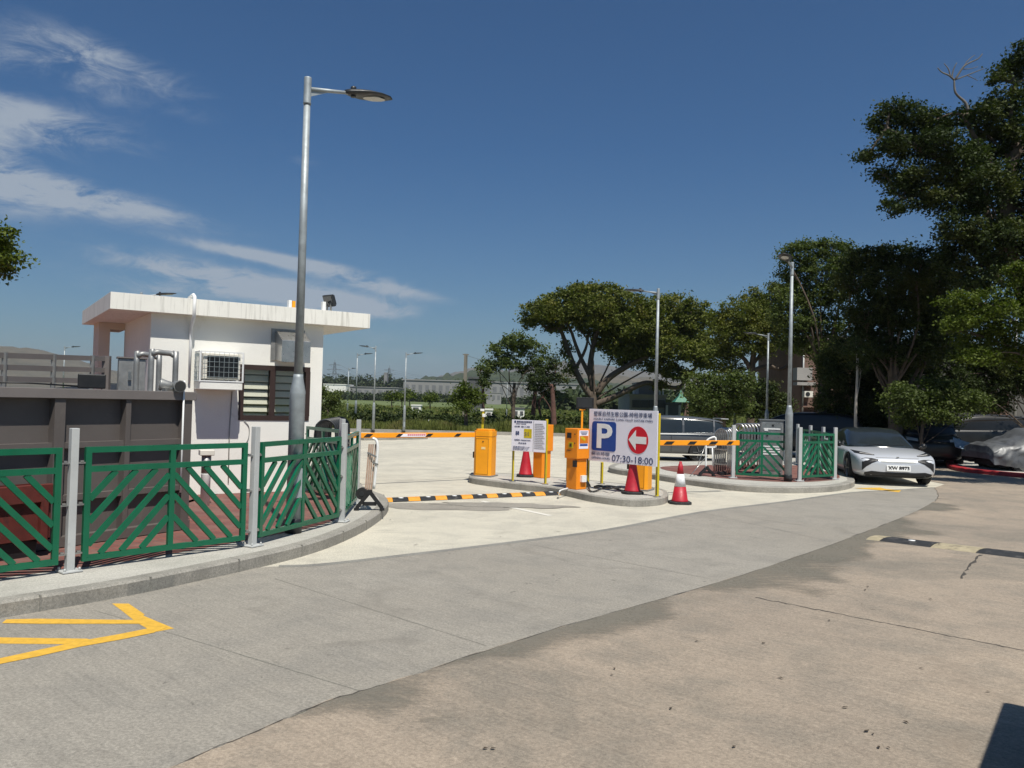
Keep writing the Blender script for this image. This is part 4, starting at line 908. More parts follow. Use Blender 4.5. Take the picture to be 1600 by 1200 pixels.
# loose cables on the island
m = MB()
q_ = G(925, 767, Z1)
m.tube(smooth([mb + Vector((.18, 0, .25)), mb + Vector((.22, -.05, .05)), G(925, 768, Z1 + .02), G(940, 764, Z1 + .03), G(955, 762, Z1 + .10), G(965, 765, Z1 + .03), G(980, 767, Z1 + .02)], 5), .014, 8)
for k in range(6): m.tube(smooth([mb + Vector((.17, -.02 + .02 * k, .22)), mb + Vector((.20 + .01 * k, -.05 + .02 * k, .10)), mb + Vector((.23 + .012 * k, .03 * k, .03))], 4), .007, 6)
tag(m.build('loose_cables', 'dark_metal'), 'loose black cables lying on the island beside the ticket machine', 'cables')
m = MB(); pts = smooth([G(949, 762, Z1 + .02) + Vector((.25 * math.cos(a), .12 * math.sin(a), .015 * (i % 3))) for i, a in enumerate([2 * math.pi * j / 8 for j in range(17)])], 3); m.tube(pts, .013, 6); tag(m.build('hose_coil', 'dark_metal'), 'coil of black hose on the island below the parking sign', 'hose')
m = MB(); m.tube(smooth([G(887, 763, Z1 + .02), G(878, 765.5, Z1 + .02), G(874, 768, Z1 + .01), G(873, 774, .03)], 4), .013, 8); tag(m.build('white_conduit', 'white'), 'white conduit bending down over the island kerb', 'conduit')

# ------------------------------------------------------------------ folded stands and folding gates
def foot(m, c, d, w_=.32, h=.22):
    s = Vector((-d.y, d.x, 0)); a, b, t_ = c - d * (w_ / 2), c + d * (w_ / 2), c + UZ * h
    for o_ in (-.03, .03):
        m.bar(a + s * o_ + UZ * .03, t_ + s * o_, .05, .02); m.bar(b + s * o_ + UZ * .03, t_ + s * o_, .05, .02)
    m.bar(a + d * .08 + UZ * .09, b - d * .08 + UZ * .09, .05, .05); m.box(a + UZ * .015, (.07, .10, .03), math.atan2(d.y, d.x)); m.box(b + UZ * .015, (.07, .10, .03), math.atan2(d.y, d.x)); m.box(t_, (.07, .09, .06), math.atan2(d.y, d.x))
fs = G(577, 797, Z1); t = thing('folded_barrier', 'folded portable barrier standing on the kerb corner with black foot and wheel', 'barrier', fs)
m = MB(); foot(m, fs, Vector((1, .15, 0)).normalized(), .36, .26); m.build('foot', 'black', t)
dpx = fs.y
m = MB(); wc = W(566, 771, dpx); m.tube([wc + Vector((0, -.05, 0)), wc + Vector((0, .05, 0))], [.085, .085], 20); m.build('wheel', 'tyre', t); m = MB(); m.tube([wc + Vector((0, -.056, 0)), wc + Vector((0, .056, 0))], [.035, .035], 12); m.build('hub', 'dark_metal', t)
for i, (xa, xb) in enumerate([(571, 577), (574, 580), (577, 583), (580, 587)]):
    m = MB(); a_, b_ = W(xa, 766, dpx + i * .012), W(xb, 694, dpx + i * .012); m.bar(a_, b_, .020, .020); m.build('leaf', 'wood_pale', t)
m = MB(); m.tube(smooth([W(584, 764, dpx), W(588, 725, dpx), W(590, 700, dpx), W(588, 688, dpx), W(582, 685, dpx)], 4), .02, 8); m.build('white_tube', 'white', t)
m = MB(); m.bar(W(574, 707, dpx - .02), W(588, 714, dpx - .02), .025, .02); m.bar(W(582, 722, dpx - .02), W(591, 726, dpx - .02), .02, .02); m.build('strap', 'steel_dull', t)

def folding_gate(name, label, pts, h, mt='steel'):
    t = thing(name, label, 'folding gate', pts[0])
    for i, p in enumerate(pts):
        d = (pts[min(i + 1, len(pts) - 1)] - pts[max(i - 1, 0)]).normalized(); s = Vector((-d.y, d.x, 0)); m = MB(); wd = .17
        m.tube(smooth([p - s * wd + UZ * .06, p - s * wd + UZ * (h - .25), p - s * (wd * .7) + UZ * (h - .06), p + UZ * h, p + s * (wd * .7) + UZ * (h - .06), p + s * wd + UZ * (h - .25), p + s * wd + UZ * .06], 3), .021, 8)
        for zz in (.25, .6): m.bar(p - s * wd + UZ * zz, p + s * wd + UZ * zz, .03, .03)
        m.build('frame', mt, t)
    m = MB()
    for a_, b_ in zip(pts[:-1], pts[1:]):
        s = Vector((-(b_ - a_).y, (b_ - a_).x, 0)).normalized() * .17
        for sg in (-1, 1):
            for z0, z1 in ((.12, .45), (.45, .12), (.45, .8), (.8, .45)): m.bar(a_ + s * sg + UZ * z0, b_ + s * sg + UZ * z1, .022, .010)
    m.build('lattice', 'steel_dull', t)
    m = MB()
    for p in pts[::2]: m.box(p + UZ * .035, (.06, .36, .07))
    m.build('wheels', 'black', t)
    return t
def along(a, b, n): return [a.lerp(b, i / (n - 1)) for i in range(n)]
ga, gb = G(1126, 742, Z1), G(1143, 740, Z1); folding_gate('folding_gate', 'stack of arched stainless folding gate frames left of the right railing', [p + Vector((0, 0, 0)) for p in along(ga, gb, 6)], 1.1)
ga, gb = G(1153, 734, Z1), G(1184, 731, Z1); folding_gate('folding_gate', 'arched stainless folding gate frames behind the right railing', along(ga, gb, 7), 1.18)
ga, gb = W(508, 700, 13.2), W(530, 700, 15.0); ga.z = gb.z = Z1; folding_gate('folding_gate', 'dark folding gate stack behind the left railing beside the guard house', along(ga, gb, 9), 1.22, 'dark_metal')
# small white stand on the brick island
t = thing('portable_stand', 'white tubular stand on black feet in front of the folding gate', 'stand', G(1104, 744, Z1)); ss = G(1104, 744, Z1); dd = ss.y
m = MB(); foot(m, ss, Vector((1, .1, 0)).normalized(), .34, .20); m.build('foot', 'black', t)
m = MB(); m.tube(smooth([W(1103, 733, dd), W(1103, 700, dd), W(1104, 690, dd), W(1109, 685, dd), W(1118, 684, dd), W(1118, 700, dd)], 4), .022, 8); m.tube([W(1104, 699, dd), W(1118, 699, dd)], .018, 8); m.tube([W(1113, 700, dd), W(1114, 728, dd)], .016, 8); m.build('frame', 'white', t)
m = MB(); m.tube([W(1102, 696, dd), W(1087, 735, dd - .1)], .008, 6); m.tube([W(1102, 715, dd), W(1075, 748, dd - .2)], .008, 6); m.build('brace', 'steel', t)
# stainless control cabinet
cc_ = G(1210, 744, Z1); cc_.y += .2; zt_ = W(1210, 657, cc_.y).z; wdt = (W(1226, 700, cc_.y) - W(1201, 700, cc_.y)).x
t = thing('control_cabinet', 'stainless steel control cabinet behind the right railing', 'cabinet', cc_)
m = MB(); m.box((cc_.x, cc_.y + .1, (Z1 + zt_) / 2), (.52, .45, zt_ - Z1), R(-14)); m.build('body', 'steel_dull', t, bevel=.008)
m = MB(); m.box((cc_.x, cc_.y + .1, zt_ + .012), (.58, .50, .024), R(-14)); m.build('lid', 'steel', t)
rz_ = Matrix.Rotation(R(-14), 3, 'Z'); fo = lambda x, z: Vector((cc_.x, cc_.y + .1, z)) + rz_ @ Vector((x, -.229, 0))
m = MB(); m.box(fo(0, zt_ - .62), (.46, .012, 1.14), R(-14)); dr = m.build('door', 'steel', t, bevel=.004)
m = MB(); m.box(fo(-.13, zt_ - .22) + rz_ @ Vector((0, -.012, 0)), (.08, .012, .06), R(-14)); m.build('notice', 'white', dr); m = MB(); m.box(fo(-.10, zt_ - .33) + rz_ @ Vector((0, -.018, 0)), (.04, .03, .10), R(-14)); m.build('handle', 'dark_metal', dr); m = MB(); m.box(fo(.02, zt_ - .12) + rz_ @ Vector((0, -.008, 0)), (.05, .008, .05), R(-14)); m.build('lock', 'black', dr)
m = MB()
for zz in (.62, .68, .74, .80, .2): m.box(fo(0, zt_ - zz) + rz_ @ Vector((0, -.010, 0)), (.38, .012, .03), R(-14))
m.build('louvre', 'white', dr)

# ------------------------------------------------------------------ cars
def loft(m, secs, mi=0, sm=True, closed=False, caps=True):
    n = len(secs[0]); vv = [p for s in secs for p in s]; k = n if closed else n - 1
    f = [(i * n + j, i * n + (j + 1) % n, (i + 1) * n + (j + 1) % n, (i + 1) * n + j) for i in range(len(secs) - 1) for j in range(k)]
    if caps: f += [list(range(n))[::-1], list(range(len(vv) - n, len(vv)))]
    m.add(vv, f, mi, sm)
def car(name, label, loc, rz, L, Wd, H, paint, body, green, wheels, wr, roof=None, group=None, pillars=(), detail=None, scale=1, plate=None):
    """body: (x, halfwidth, underside, shoulder, top); green: (x, half bottom, z bottom, half top, z top); unit fractions of L, W/2, H"""
    t = thing(name, label, 'car', loc, rz, group, scale)
    h2 = Wd / 2; secs = []
    for x, hw, zb, zs, zt in body:
        x, hw, zb, zs, zt = x * L, hw * h2, zb * H, zs * H, zt * H
        half = [(0, zb), (.80 * hw, zb), (.965 * hw, zb + .07), (hw, zb + (zs - zb) * .45), (.985 * hw, zs - .03), (.93 * hw, zs + (zt - zs) * .45), (.72 * hw, zt - .012), (.36 * hw, zt), (0, zt + .004)]
        ring = [(x, y, z) for y, z in half] + [(x, -y, z) for y, z in half[-2:0:-1]]; secs.append(ring)
    m = MB(); loft(m, secs, closed=True)
    o = m.build('body', paint, None, local=True, sub=2)
    cuts = []
    for wx in wheels:
        for sy in (-1, 1):
            c = MB(); c.tube([(wx * L, sy * (h2 - .26), wr), (wx * L, sy * (h2 + .2), wr)], [wr * 1.10] * 2, 28); co = c.build('cut', 'black'); cuts.append(co)
            b = o.modifiers.new('b', 'BOOLEAN'); b.operation = 'DIFFERENCE'; b.object = co; b.solver = 'EXACT'
    bpy.context.view_layer.update(); me = bpy.data.meshes.new_from_object(o.evaluated_get(bpy.context.evaluated_depsgraph_get()))
    for c in cuts: bpy.data.objects.remove(c)
    bpy.data.objects.remove(o)
    me.name = 'body'; me.materials.clear(); me.materials.append(M[paint]); me.polygons.foreach_set('use_smooth', [True] * len(me.polygons)); me.polygons.foreach_set('material_index', [0] * len(me.polygons))
    o = bpy.data.objects.new('body', me); C.objects.link(o); o.parent = t
    es = o.modifiers.new('e', 'EDGE_SPLIT'); es.split_angle = R(38)
    bvh = BVHTree.FromPolygons([v_.co.copy() for v_ in me.vertices], [list(p.vertices) for p in me.polygons])
    # glass house
    def gsecs(off=0, top=False):
        out = []
        for x, hb, zb, ht, zt in green:
            x, hb, zb, ht, zt = x * L, hb * h2, zb * H, ht * h2 + off, zt * H + off
            half = ([(hb, zb), ((hb * .55 + ht * .45) + .015, (zb + zt) / 2)] if not top else [(ht + .012, zt - .05)]) + [(ht, zt - .03), (ht * .86, zt), (ht * .4, zt + .012), (0, zt + .016)]
            out.append([(x, y, z) for y, z in half] + [(x, -y, z) for y, z in half[-2::-1]])
        return out
    m = MB(); loft(m, gsecs()); gh = m.build('windows', 'shaded_car_glass' if paint == 'black_car' else 'car_glass', t, local=True, sub=2)
    if roof:
        m = MB(); rs = gsecs(.008, True)[roof[1]:roof[2]]; loft(m, rs, caps=False); ro = m.build('roof', roof[0], t, local=True, sub=1)
    for (i0, i1, ww) in pillars:
        for sy in (-1, 1):
            a_, b_ = green[i0], green[i1]; m = MB()
            p_ = Vector((a_[0] * L, sy * a_[1] * h2 * 1.0, a_[2] * H)); q_ = Vector((b_[0] * L, sy * (b_[3] * h2 + .006), b_[4] * H - .03)); mdp = (p_ + q_) / 2 + Vector((0, sy * .022, 0))
            m.bar(p_, mdp, ww, .02, up=Vector((1, 0, 0))); m.bar(mdp, q_, ww, .02, up=Vector((1, 0, 0))); m.build('pillar', roof[0] if roof else paint, t, local=True)
    for wx in wheels:
        for sy in (-1, 1):
            w_ = thing_part('wheel', t); 
            c = Vector((wx * L, sy * (h2 - .125), wr)); m = MB(); m.tube([c + Vector((0, -.105, 0)), c + Vector((0, -.085, 0)), c + Vector((0, .085, 0)), c + Vector((0, .105, 0))], [wr * .93, wr, wr, wr * .93], 28); wl_ = m.build('wheel', 'tyre', t, local=True)
            m = MB(); m.tube([c + Vector((0, sy * .10, 0)), c + Vector((0, sy * .112, 0))], [wr * .68, wr * .66], 24, 0)
            for k in range(5):
                a = 2 * math.pi * k / 5; m.bar(c + Vector((.02 * math.cos(a), sy * .117, .02 * math.sin(a))), c + Vector((wr * .64 * math.cos(a), sy * .117, wr * .64 * math.sin(a))), .05, .014, 1, up=Vector((0, 1, 0)))
            m.build('rim', ['dark_metal', 'steel'], wl_, local=True)
    def strip_(name_, cols, mt, off=.004, rows=3, frm=1, mirror=True, n=14):
        """patch laid on the bodywork: cols = (y, z low, z high), cast along the length"""
        for sy in ((1, -1) if mirror else (1,)):
            m = MB(); grid = []
            cc = []
            for a_, b_ in zip(cols[:-1], cols[1:]):
                for i in range(n): cc.append([a_[j] + (b_[j] - a_[j]) * i / n for j in range(3)])
            cc.append(list(cols[-1]))
            for y, z0, z1 in cc:
                col = []
                for r_ in range(rows + 1):
                    z = z0 + (z1 - z0) * r_ / rows; h = bvh.ray_cast(Vector((frm * (L / 2 + 1), y * sy, z)), Vector((-frm, 0, 0)))
                    if h[0] is None: col = None; break
                    col.append(h[0] + h[1] * off)
                grid.append(col)
            v_ = []; f_ = []
            for i in range(len(grid) - 1):
                if grid[i] is None or grid[i + 1] is None: continue
                for r_ in range(rows):
                    k = len(v_); v_ += [grid[i][r_], grid[i + 1][r_], grid[i + 1][r_ + 1], grid[i][r_ + 1]]; f_.append((k, k + 1, k + 2, k + 3))
            if v_: m.add(v_, f_, 0, True); q = m.build(name_, mt, t, local=True)
    def hit(y, z, frm=1): return bvh.ray_cast(Vector((frm * (L / 2 + 1), y, z)), Vector((-frm, 0, 0)))[0]
    if detail: detail(t, strip_, hit, L, h2, H)
    return t
def thing_part(*a): return None
SED = [(-.500, .80, .24, .55, .66), (-.490, .88, .20, .60, .71), (-.44, .95, .155, .63, .735), (-.36, .985, .13, .64, .735), (-.2, 1.0, .12, .61, .68), (0, 1.0, .12, .60, .665), (.18, 1.0, .12, .595, .655), (.30, .995, .12, .58, .63), (.40, .97, .125, .545, .585), (.455, .93, .135, .50, .535), (.485, .86, .15, .455, .485), (.499, .76, .18, .42, .445)]
SEDG = [(-.43, .72, .69, .60, .72), (-.36, .80, .66, .60, .82), (-.24, .85, .65, .62, .945), (-.10, .86, .64, .64, .995), (.02, .86, .64, .64, .985), (.10, .85, .64, .66, .90), (.17, .83, .635, .70, .765), (.235, .80, .63, .74, .645)]
def silver(t, S_, hit, L, h2, H):
    S_('headlight', [(h2 * .50, .685, .70), (h2 * .62, .69, .725), (h2 * .80, .70, .755), (h2 * .90, .715, .77)], 'black', .006)
    S_('light_strip', [(h2 * .52, .692, .700), (h2 * .80, .718, .730)], 'lens', .010, 1)
    S_('air_curtain', [(h2 * .45, .575, .60), (h2 * .60, .52, .625), (h2 * .74, .43, .63), (h2 * .83, .34, .61)], 'black', .005)
    S_('lower_bumper', [(0, .215, .315), (h2 * .40, .215, .32), (h2 * .62, .22, .335), (h2 * .78, .24, .30)], 'black', .006, 3)
    S_('bumper_lip', [(0, .20, .222), (h2 * .5, .20, .225), (h2 * .74, .215, .24)], 'dark_metal', .012, 1)
    S_('light_band', [(0, .535, .60), (h2 * .30, .535, .60), (h2 * .40, .545, .595)], 'silver_grey', .003, 2)
    S_('bonnet_line', [(0, .640, .645), (h2 * .5, .640, .646)], 'steel_dull', .004, 1)
    p = hit(0, .40); x = p.x + .02
    m = MB(); m.box((x, 0, .415), (.012, .52, .135), rot=Matrix.Rotation(R(-8), 3, 'Y')); pl_ = m.build('number_plate', 'white', t, local=True, bevel=.003)
    
    tx = text('XW 8973', .09, 'plate_text', 'black', pl_, Vector((x + .006, -.232, .368)), Vector((0, 1, 0)), Vector((.0, 0, 1)), Vector((1, 0, 0)), width=.465, height=.096, bold=.003, local=True)
    p = hit(0, .63); m = MB(); m.box((p.x + .004, 0, .665), (.012, .06, .022)); m.build('badge', 'steel', t, local=True)
    for sy in (-1, 1):
        m = MB(); c = Vector((.19 * L, sy * (h2 + .02), .68 * H)); m.tube([c + Vector((.06, -sy * .09, -.03)), c + Vector((.03, sy * .0, 0))], .02, 8)
        m.tube([c + Vector((.06, sy * .03, 0)), c + Vector((.02, sy * .03, 0)), c + Vector((-.07, sy * .03, 0))], [.03, .068, .06], 12); m.build('side_mirror', 'black_car', t, local=True)
    for k in (-.25, .25): m = MB(); m.bar((.23 * L, k - .2, .668 * H), (.215 * L, k + .25, .70 * H), .01, .012); m.build('wiper', 'black', t, local=True)
mat('silver_grey', (.50, .50, .47), .35, .2, var=.03, coat=.5)
cp = W(1389, 750, 20.9); cp.z = 0
cph = R(-90 - 10)
fpos = G(1393, 757); ctr = Vector((fpos.x, fpos.y, 0)) - Vector((math.cos(cph), math.sin(cph), 0)) * 1.85
car('silver_car', 'silver saloon with black roof facing the camera beside the right island', (ctr.x, ctr.y, .008), cph, 4.75, 1.88, 1.30, 'silver_car', SED, SEDG, (-.30, .31), .345, detail=silver)
MPV = [(-.500, .84, .26, .60, .66), (-.49, .90, .20, .64, .72), (-.45, .97, .15, .64, .70), (-.2, 1.0, .13, .62, .66), (.15, 1.0, .13, .60, .64), (.30, .99, .13, .585, .625), (.40, .96, .13, .55, .59), (.46, .91, .14, .50, .54), (.49, .84, .17, .45, .485)]
MPVG = [(-.475, .84, .66, .72, .70), (-.46, .86, .64, .74, .90), (-.40, .88, .63, .74, .965), (-.2, .89, .63, .75, 1.0), (.0, .89, .63, .75, .995), (.12, .88, .625, .75, .94), (.22, .86, .62, .76, .80), (.31, .82, .61, .76, .635)]
def mpv(t, S_, hit, L, h2, H):
    for sy in (-1, 1):
        m = MB(); m.bar((-.46 * L, sy * (h2 + .002), .635 * H), (.28 * L, sy * (h2 + .002), .615 * H), .025, .02); m.build('chrome_strip', 'steel', t, local=True)
        m = MB(); m.bar((-.40 * L, sy * (h2 + .004), .16 * H), (.36 * L, sy * (h2 + .004), .16 * H), .035, .03); m.build('sill_trim', 'cream', t, local=True)
        for x in (-.03, .17): m = MB(); m.bar((x * L, sy * (h2 + .006), .57 * H), ((x + .045) * L, sy * (h2 + .006), .572 * H), .018, .02); m.build('door_handle', 'steel', t, local=True)
        for x in (-.12, .10): m = MB(); m.bar((x * L, sy * (h2 - .001), .2 * H), (x * L, sy * (h2 - .001), .60 * H), .008, .006, up=Vector((1, 0, 0))); m.build('door_seam', 'black', t, local=True)
    m = MB(); m.box((-.475 * L, 0, .965 * H), (.25, h2 * 1.35, .03)); m.build('spoiler', 'steel', t, local=True, bevel=.01)
    S_('rear_light', [(h2 * .6, .62 * H, .70 * H), (h2 * .86, .60 * H, .70 * H)], 'sign_red', .004, 2, -1)
a_, b_ = W(900, 700, 25.2), W(1146, 700, 24.6)
car('grey_people_carrier', 'dark grey people carrier parked behind the right barrier arm', ((a_.x + b_.x) / 2, 25.8, 0), R(178), b_.x - a_.x, 1.75, 1.40, 'grey_car', MPV, MPVG, (-.30, .32), .30, roof=('grey_car', 1, 7), pillars=((2, 2, .05), (3, 3, .06), (5, 5, .05)), detail=mpv)
def plain(t, S_, hit, L, h2, H):
    S_('headlight', [(h2 * .5, .50 * H, .55 * H), (h2 * .85, .52 * H, .58 * H)], 'lens', .004, 2)
    S_('rear_light', [(h2 * .6, .60 * H, .66 * H), (h2 * .86, .59 * H, .66 * H)], 'sign_red', .004, 2, -1)
for (px, Yd, rz, nm, lab, H) in [(1248, 29, 150, 'black_suv', 'black car behind the right railing in front of the brown building', 1.62), (1448, 27.5, 248, 'black_suv', 'dark car parked in tree shade directly behind the silver car', 1.60),
                                (1515, 33, 175, 'dark_van', 'dark van in deep shade between the silver car and the covered car', 1.72), (405, 16.2, 76, 'dark_car', 'dark car roof just showing behind the left railing', 1.40)]:
    p = W(px, 700, Yd); car(nm, lab, (p.x, p.y, 0), R(rz), 4.5, 1.82, H, 'black_car', MPV if H > 1.5 else SED, MPVG if H > 1.5 else SEDG, (-.30, .31), .34, roof=('black_car', 1, 7), detail=plain)
# car under a grey cover
cvp = W(1648, 700, 23.8)
t = thing('covered_car', 'car under a crumpled grey cover on the red kerbed island at the right edge', 'covered car', (cvp.x, cvp.y, .0))
m = MB(); secs = []
prof = [(-2.35, .72, .42, .62), (-2.30, .84, .30, .82), (-2.0, .93, .24, .90), (-1.5, .96, .22, 1.02), (-.9, .97, .22, 1.36), (-.2, .97, .22, 1.44), (.6, .97, .22, 1.42), (1.2, .96, .22, 1.18), (1.7, .95, .24, .98), (2.1, .90, .28, .86), (2.3, .80, .36, .66)]
fine = []
for i in range(len(prof) - 1):
    for j in range(9): fine.append([prof[i][k] + (prof[i + 1][k] - prof[i][k]) * j / 9 for k in range(4)])
fine.append(list(prof[-1]))
NR = 44
for x, hw, zb, zt_ in fine:
    ring = []
    for k in range(NR):
        a = math.pi * k / (NR - 1); ex = .55
        y = hw * (abs(math.cos(a)) ** .45) * (1 if math.cos(a) > 0 else -1); z = zb + (zt_ - zb) * (math.sin(a) ** .62)
        narrow = 1 - .24 * max(0, (z - .85) / .6) if z > .85 else 1
        wr_ = .022 * math.sin(x * 7 + 3 * z * 4) + .016 * math.sin(x * 13 - z * 9 + k) * .6 + .012 * math.sin(x * 23 + k * .9)
        ring.append((cvp.x + x, cvp.y + y * narrow + wr_, z + wr_ * .8))
    secs.append(ring)
loft(m, secs, caps=True); m.build('cover', 'tarp', t, sub=1)
for wx in (-1.45, 1.45):
    for sy in (-1, 1):
        c = Vector((cvp.x + wx, cvp.y + sy * .82, .32)); m = MB(); m.tube([c + Vector((0, -.1, 0)), c + Vector((0, .1, 0))], [.32, .32], 24); wl_ = m.build('wheel', 'tyre', t); m = MB(); m.tube([c + Vector((0, -.108, 0)), c + Vector((0, .108, 0))], [.2, .2], 20); m.build('rim', 'steel_dull', wl_)
m = MB(); m.box((cvp.x, cvp.y, .30), (3.9, 1.5, .16)); m.build('underbody', 'black', t)
# blue striped sheet between the parked cars
p = W(1500, 690, 25); t = MB(); t.add([W(1489, 683, 25), W(1493, 698, 24.8), W(1516, 705, 24.6), W(1520, 693, 24.9), W(1506, 689, 25)], [(0, 1, 2, 3, 4)]); o = t.build('striped_sheet', 'cloth_blue'); so_ = o.modifiers.new('s', 'SOLIDIFY'); so_.thickness = .02
tag(o, 'crumpled pale blue sheet on a car bonnet left of the covered car', 'sheet'); o2 = bpy.data.meshes
# unseen van shape added outside frame: its shadow falls into the lower right corner
d1, d2 = Vector((.60, .80, 0)), Vector((.80, -.60, 0)); vc = Vector((3.44, 3.92, 0)); t = thing('shadow_caster', 'added grey van shape, unseen, just outside the right of the view, throwing the dark corner shadow', 'shadow caster', vc - d1 * 1.4 + d2 * .8)
ra_ = math.atan2(d1.y, d1.x); c_ = vc - d1 * 1.4 + d2 * .8
m = MB(); m.box(c_ + UZ * 1.25, (2.8, 1.6, 1.5), ra_); m.build('cargo_box', 'grey_wall', t, bevel=.03)
m = MB(); m.box(c_ - d1 * 1.9 + UZ * .85, (.95, 1.5, 1.0), ra_); cb_ = m.build('cab', 'grey_car', t, bevel=.12); m = MB(); m.box(c_ - d1 * 2.385 + UZ * 1.1, (.02, 1.2, .40), ra_); m.build('windscreen', 'car_glass', cb_)
m = MB(); m.box(c_ - d1 * .5 + UZ * .42, (3.6, 1.0, .14), ra_); m.build('chassis', 'black', t)
for a_ in (.8, -1.7):
    for b_ in (.62, -.62): m = MB(); q = c_ + d1 * a_ + d2 * b_ + UZ * .32; m.tube([q - d2 * .1, q + d2 * .1], [.32, .32], 24); m.build('wheel', 'tyre', t)

# ------------------------------------------------------------------ leaves and debris on the road
m = MB(); m.add([(0, 0, 0), (.02, .012, .004), (.055, .004, .002), (.03, -.014, .006)], [(0, 1, 2, 3)]); m.add([(0, 0, 0), (-.012, 0, .002), (-.012, .002, .002)], [(0, 1, 2)])
mat('dead_leaf', (.05, .035, .02), .8, var=.3)
lf0 = m.build('fallen_leaf', 'dead_leaf', None); lf0['category'] = 'leaf'
spots = [(1357, 917), (1352, 922), (1345, 943), (1085, 1000), (1190, 1005), (1295, 968), (1435, 1043), (1540, 1080), (1315, 1105), (1365, 1145), (1350, 1143), (960, 1043), (953, 1053), (765, 1170), (763, 1168), (1373, 1165), (1385, 1166), (1050, 1105), (1225, 1060), (724, 818), (643, 800), (610, 812), (612, 816), (780, 838), (1150, 1165), (1450, 935), (1420, 1130)]
for i, (px, py) in enumerate(spots):
    o = lf0 if i == 0 else lf0.copy()
    if i: C.objects.link(o)
    q = G(px, py, .016); o.location = q; k = rnd.uniform(.45, .9) * (1 if py > 900 else 1.2); o.scale = (k, k, k); o.rotation_euler = (0, 0, rnd.uniform(0, 6.3))
    o['label'] = 'small dry leaf lying on the open road surface'; o['category'] = 'leaf'; o['group'] = 'fallen leaves on the road'

# ------------------------------------------------------------------ foliage
def leaves_mesh(name, P, size, mname, parent, seed, flat_=.35, w_=.66):
    rs = np.random.RandomState(seed); n = len(P)
    nr = rs.normal(size=(n, 3)); nr[:, 2] = np.abs(nr[:, 2]) + flat_; nr /= np.linalg.norm(nr, axis=1)[:, None]
    d = rs.normal(size=(n, 3)); d[:, 2] -= .4; d -= nr * (d * nr).sum(1)[:, None]; d /= np.linalg.norm(d, axis=1)[:, None]; s = np.cross(nr, d)
    L = (size * rs.uniform(.65, 1.35, n))[:, None]; hw = L * w_ / 2
    off = np.array(parent.location) if parent is not None else np.zeros(3)
    P = P - off
    V = np.stack([P - d * L * .5, P + s * hw - d * L * .05, P + d * L * .5 - nr * L * .08, P - s * hw - d * L * .05], 1).reshape(-1, 3)
    me = bpy.data.meshes.new(name); me.vertices.add(4 * n); me.vertices.foreach_set('co', V.ravel().astype(np.float32)); me.loops.add(4 * n); me.loops.foreach_set('vertex_index', np.arange(4 * n, dtype=np.int32))
    me.polygons.add(n); me.polygons.foreach_set('loop_start', np.arange(0, 4 * n, 4, dtype=np.int32)); me.polygons.foreach_set('loop_total', np.full(n, 4, dtype=np.int32)); me.update(); me.validate()
    me.materials.append(M[mname]); o = bpy.data.objects.new(name, me); C.objects.link(o)
    if parent is not None: o.parent = parent
    return o
def crown_points(lobes, leaf, k, seed, nl=24, cr=3.0):
    rs = np.random.RandomState(seed); out = []
    for (c, a, b, h) in lobes:
        r_ = leaf * cr; n = max(4, int(2.0 * k * (a * h + a * b * .5 + b * h * .5) / (r_ * r_)))
        q = rs.normal(size=(n, 3)); q /= np.linalg.norm(q, axis=1)[:, None]; q *= (rs.uniform(.18, 1, n) ** .45)[:, None]
        q *= (1 + rs.normal(0, .10, n))[:, None]
        cen = np.array(c) + q * np.array((a, b, h)); cs_ = r_ * rs.uniform(.5, 1.25, n)
        nn_ = (1.9 * nl * rs.uniform(.5, 1.5, n)).astype(int) + 3
        idx = np.repeat(np.arange(n), nn_); g_ = rs.normal(size=(len(idx), 3)); g_ *= np.array((1, 1, .62)) * .55
        out.append(cen[idx] + g_ * cs_[idx][:, None])
    return np.concatenate(out)
def pxlobes(L, Y, seed, depthk=.9, spread=.6):
    rs = random.Random(seed); out = []
    for q in L:
        px, py, rx, ry = q[:4]; mr = (rx + ry) / 2 * Y / F
        dy = (q[4] if len(q) > 4 else rs.uniform(-spread, spread) * mr * 1.6); c = W(px, py, Y + dy); s = (Y + dy) / F
        out.append((tuple(c), rx * s, max(rx, ry) * s * depthk, ry * s))
    return out
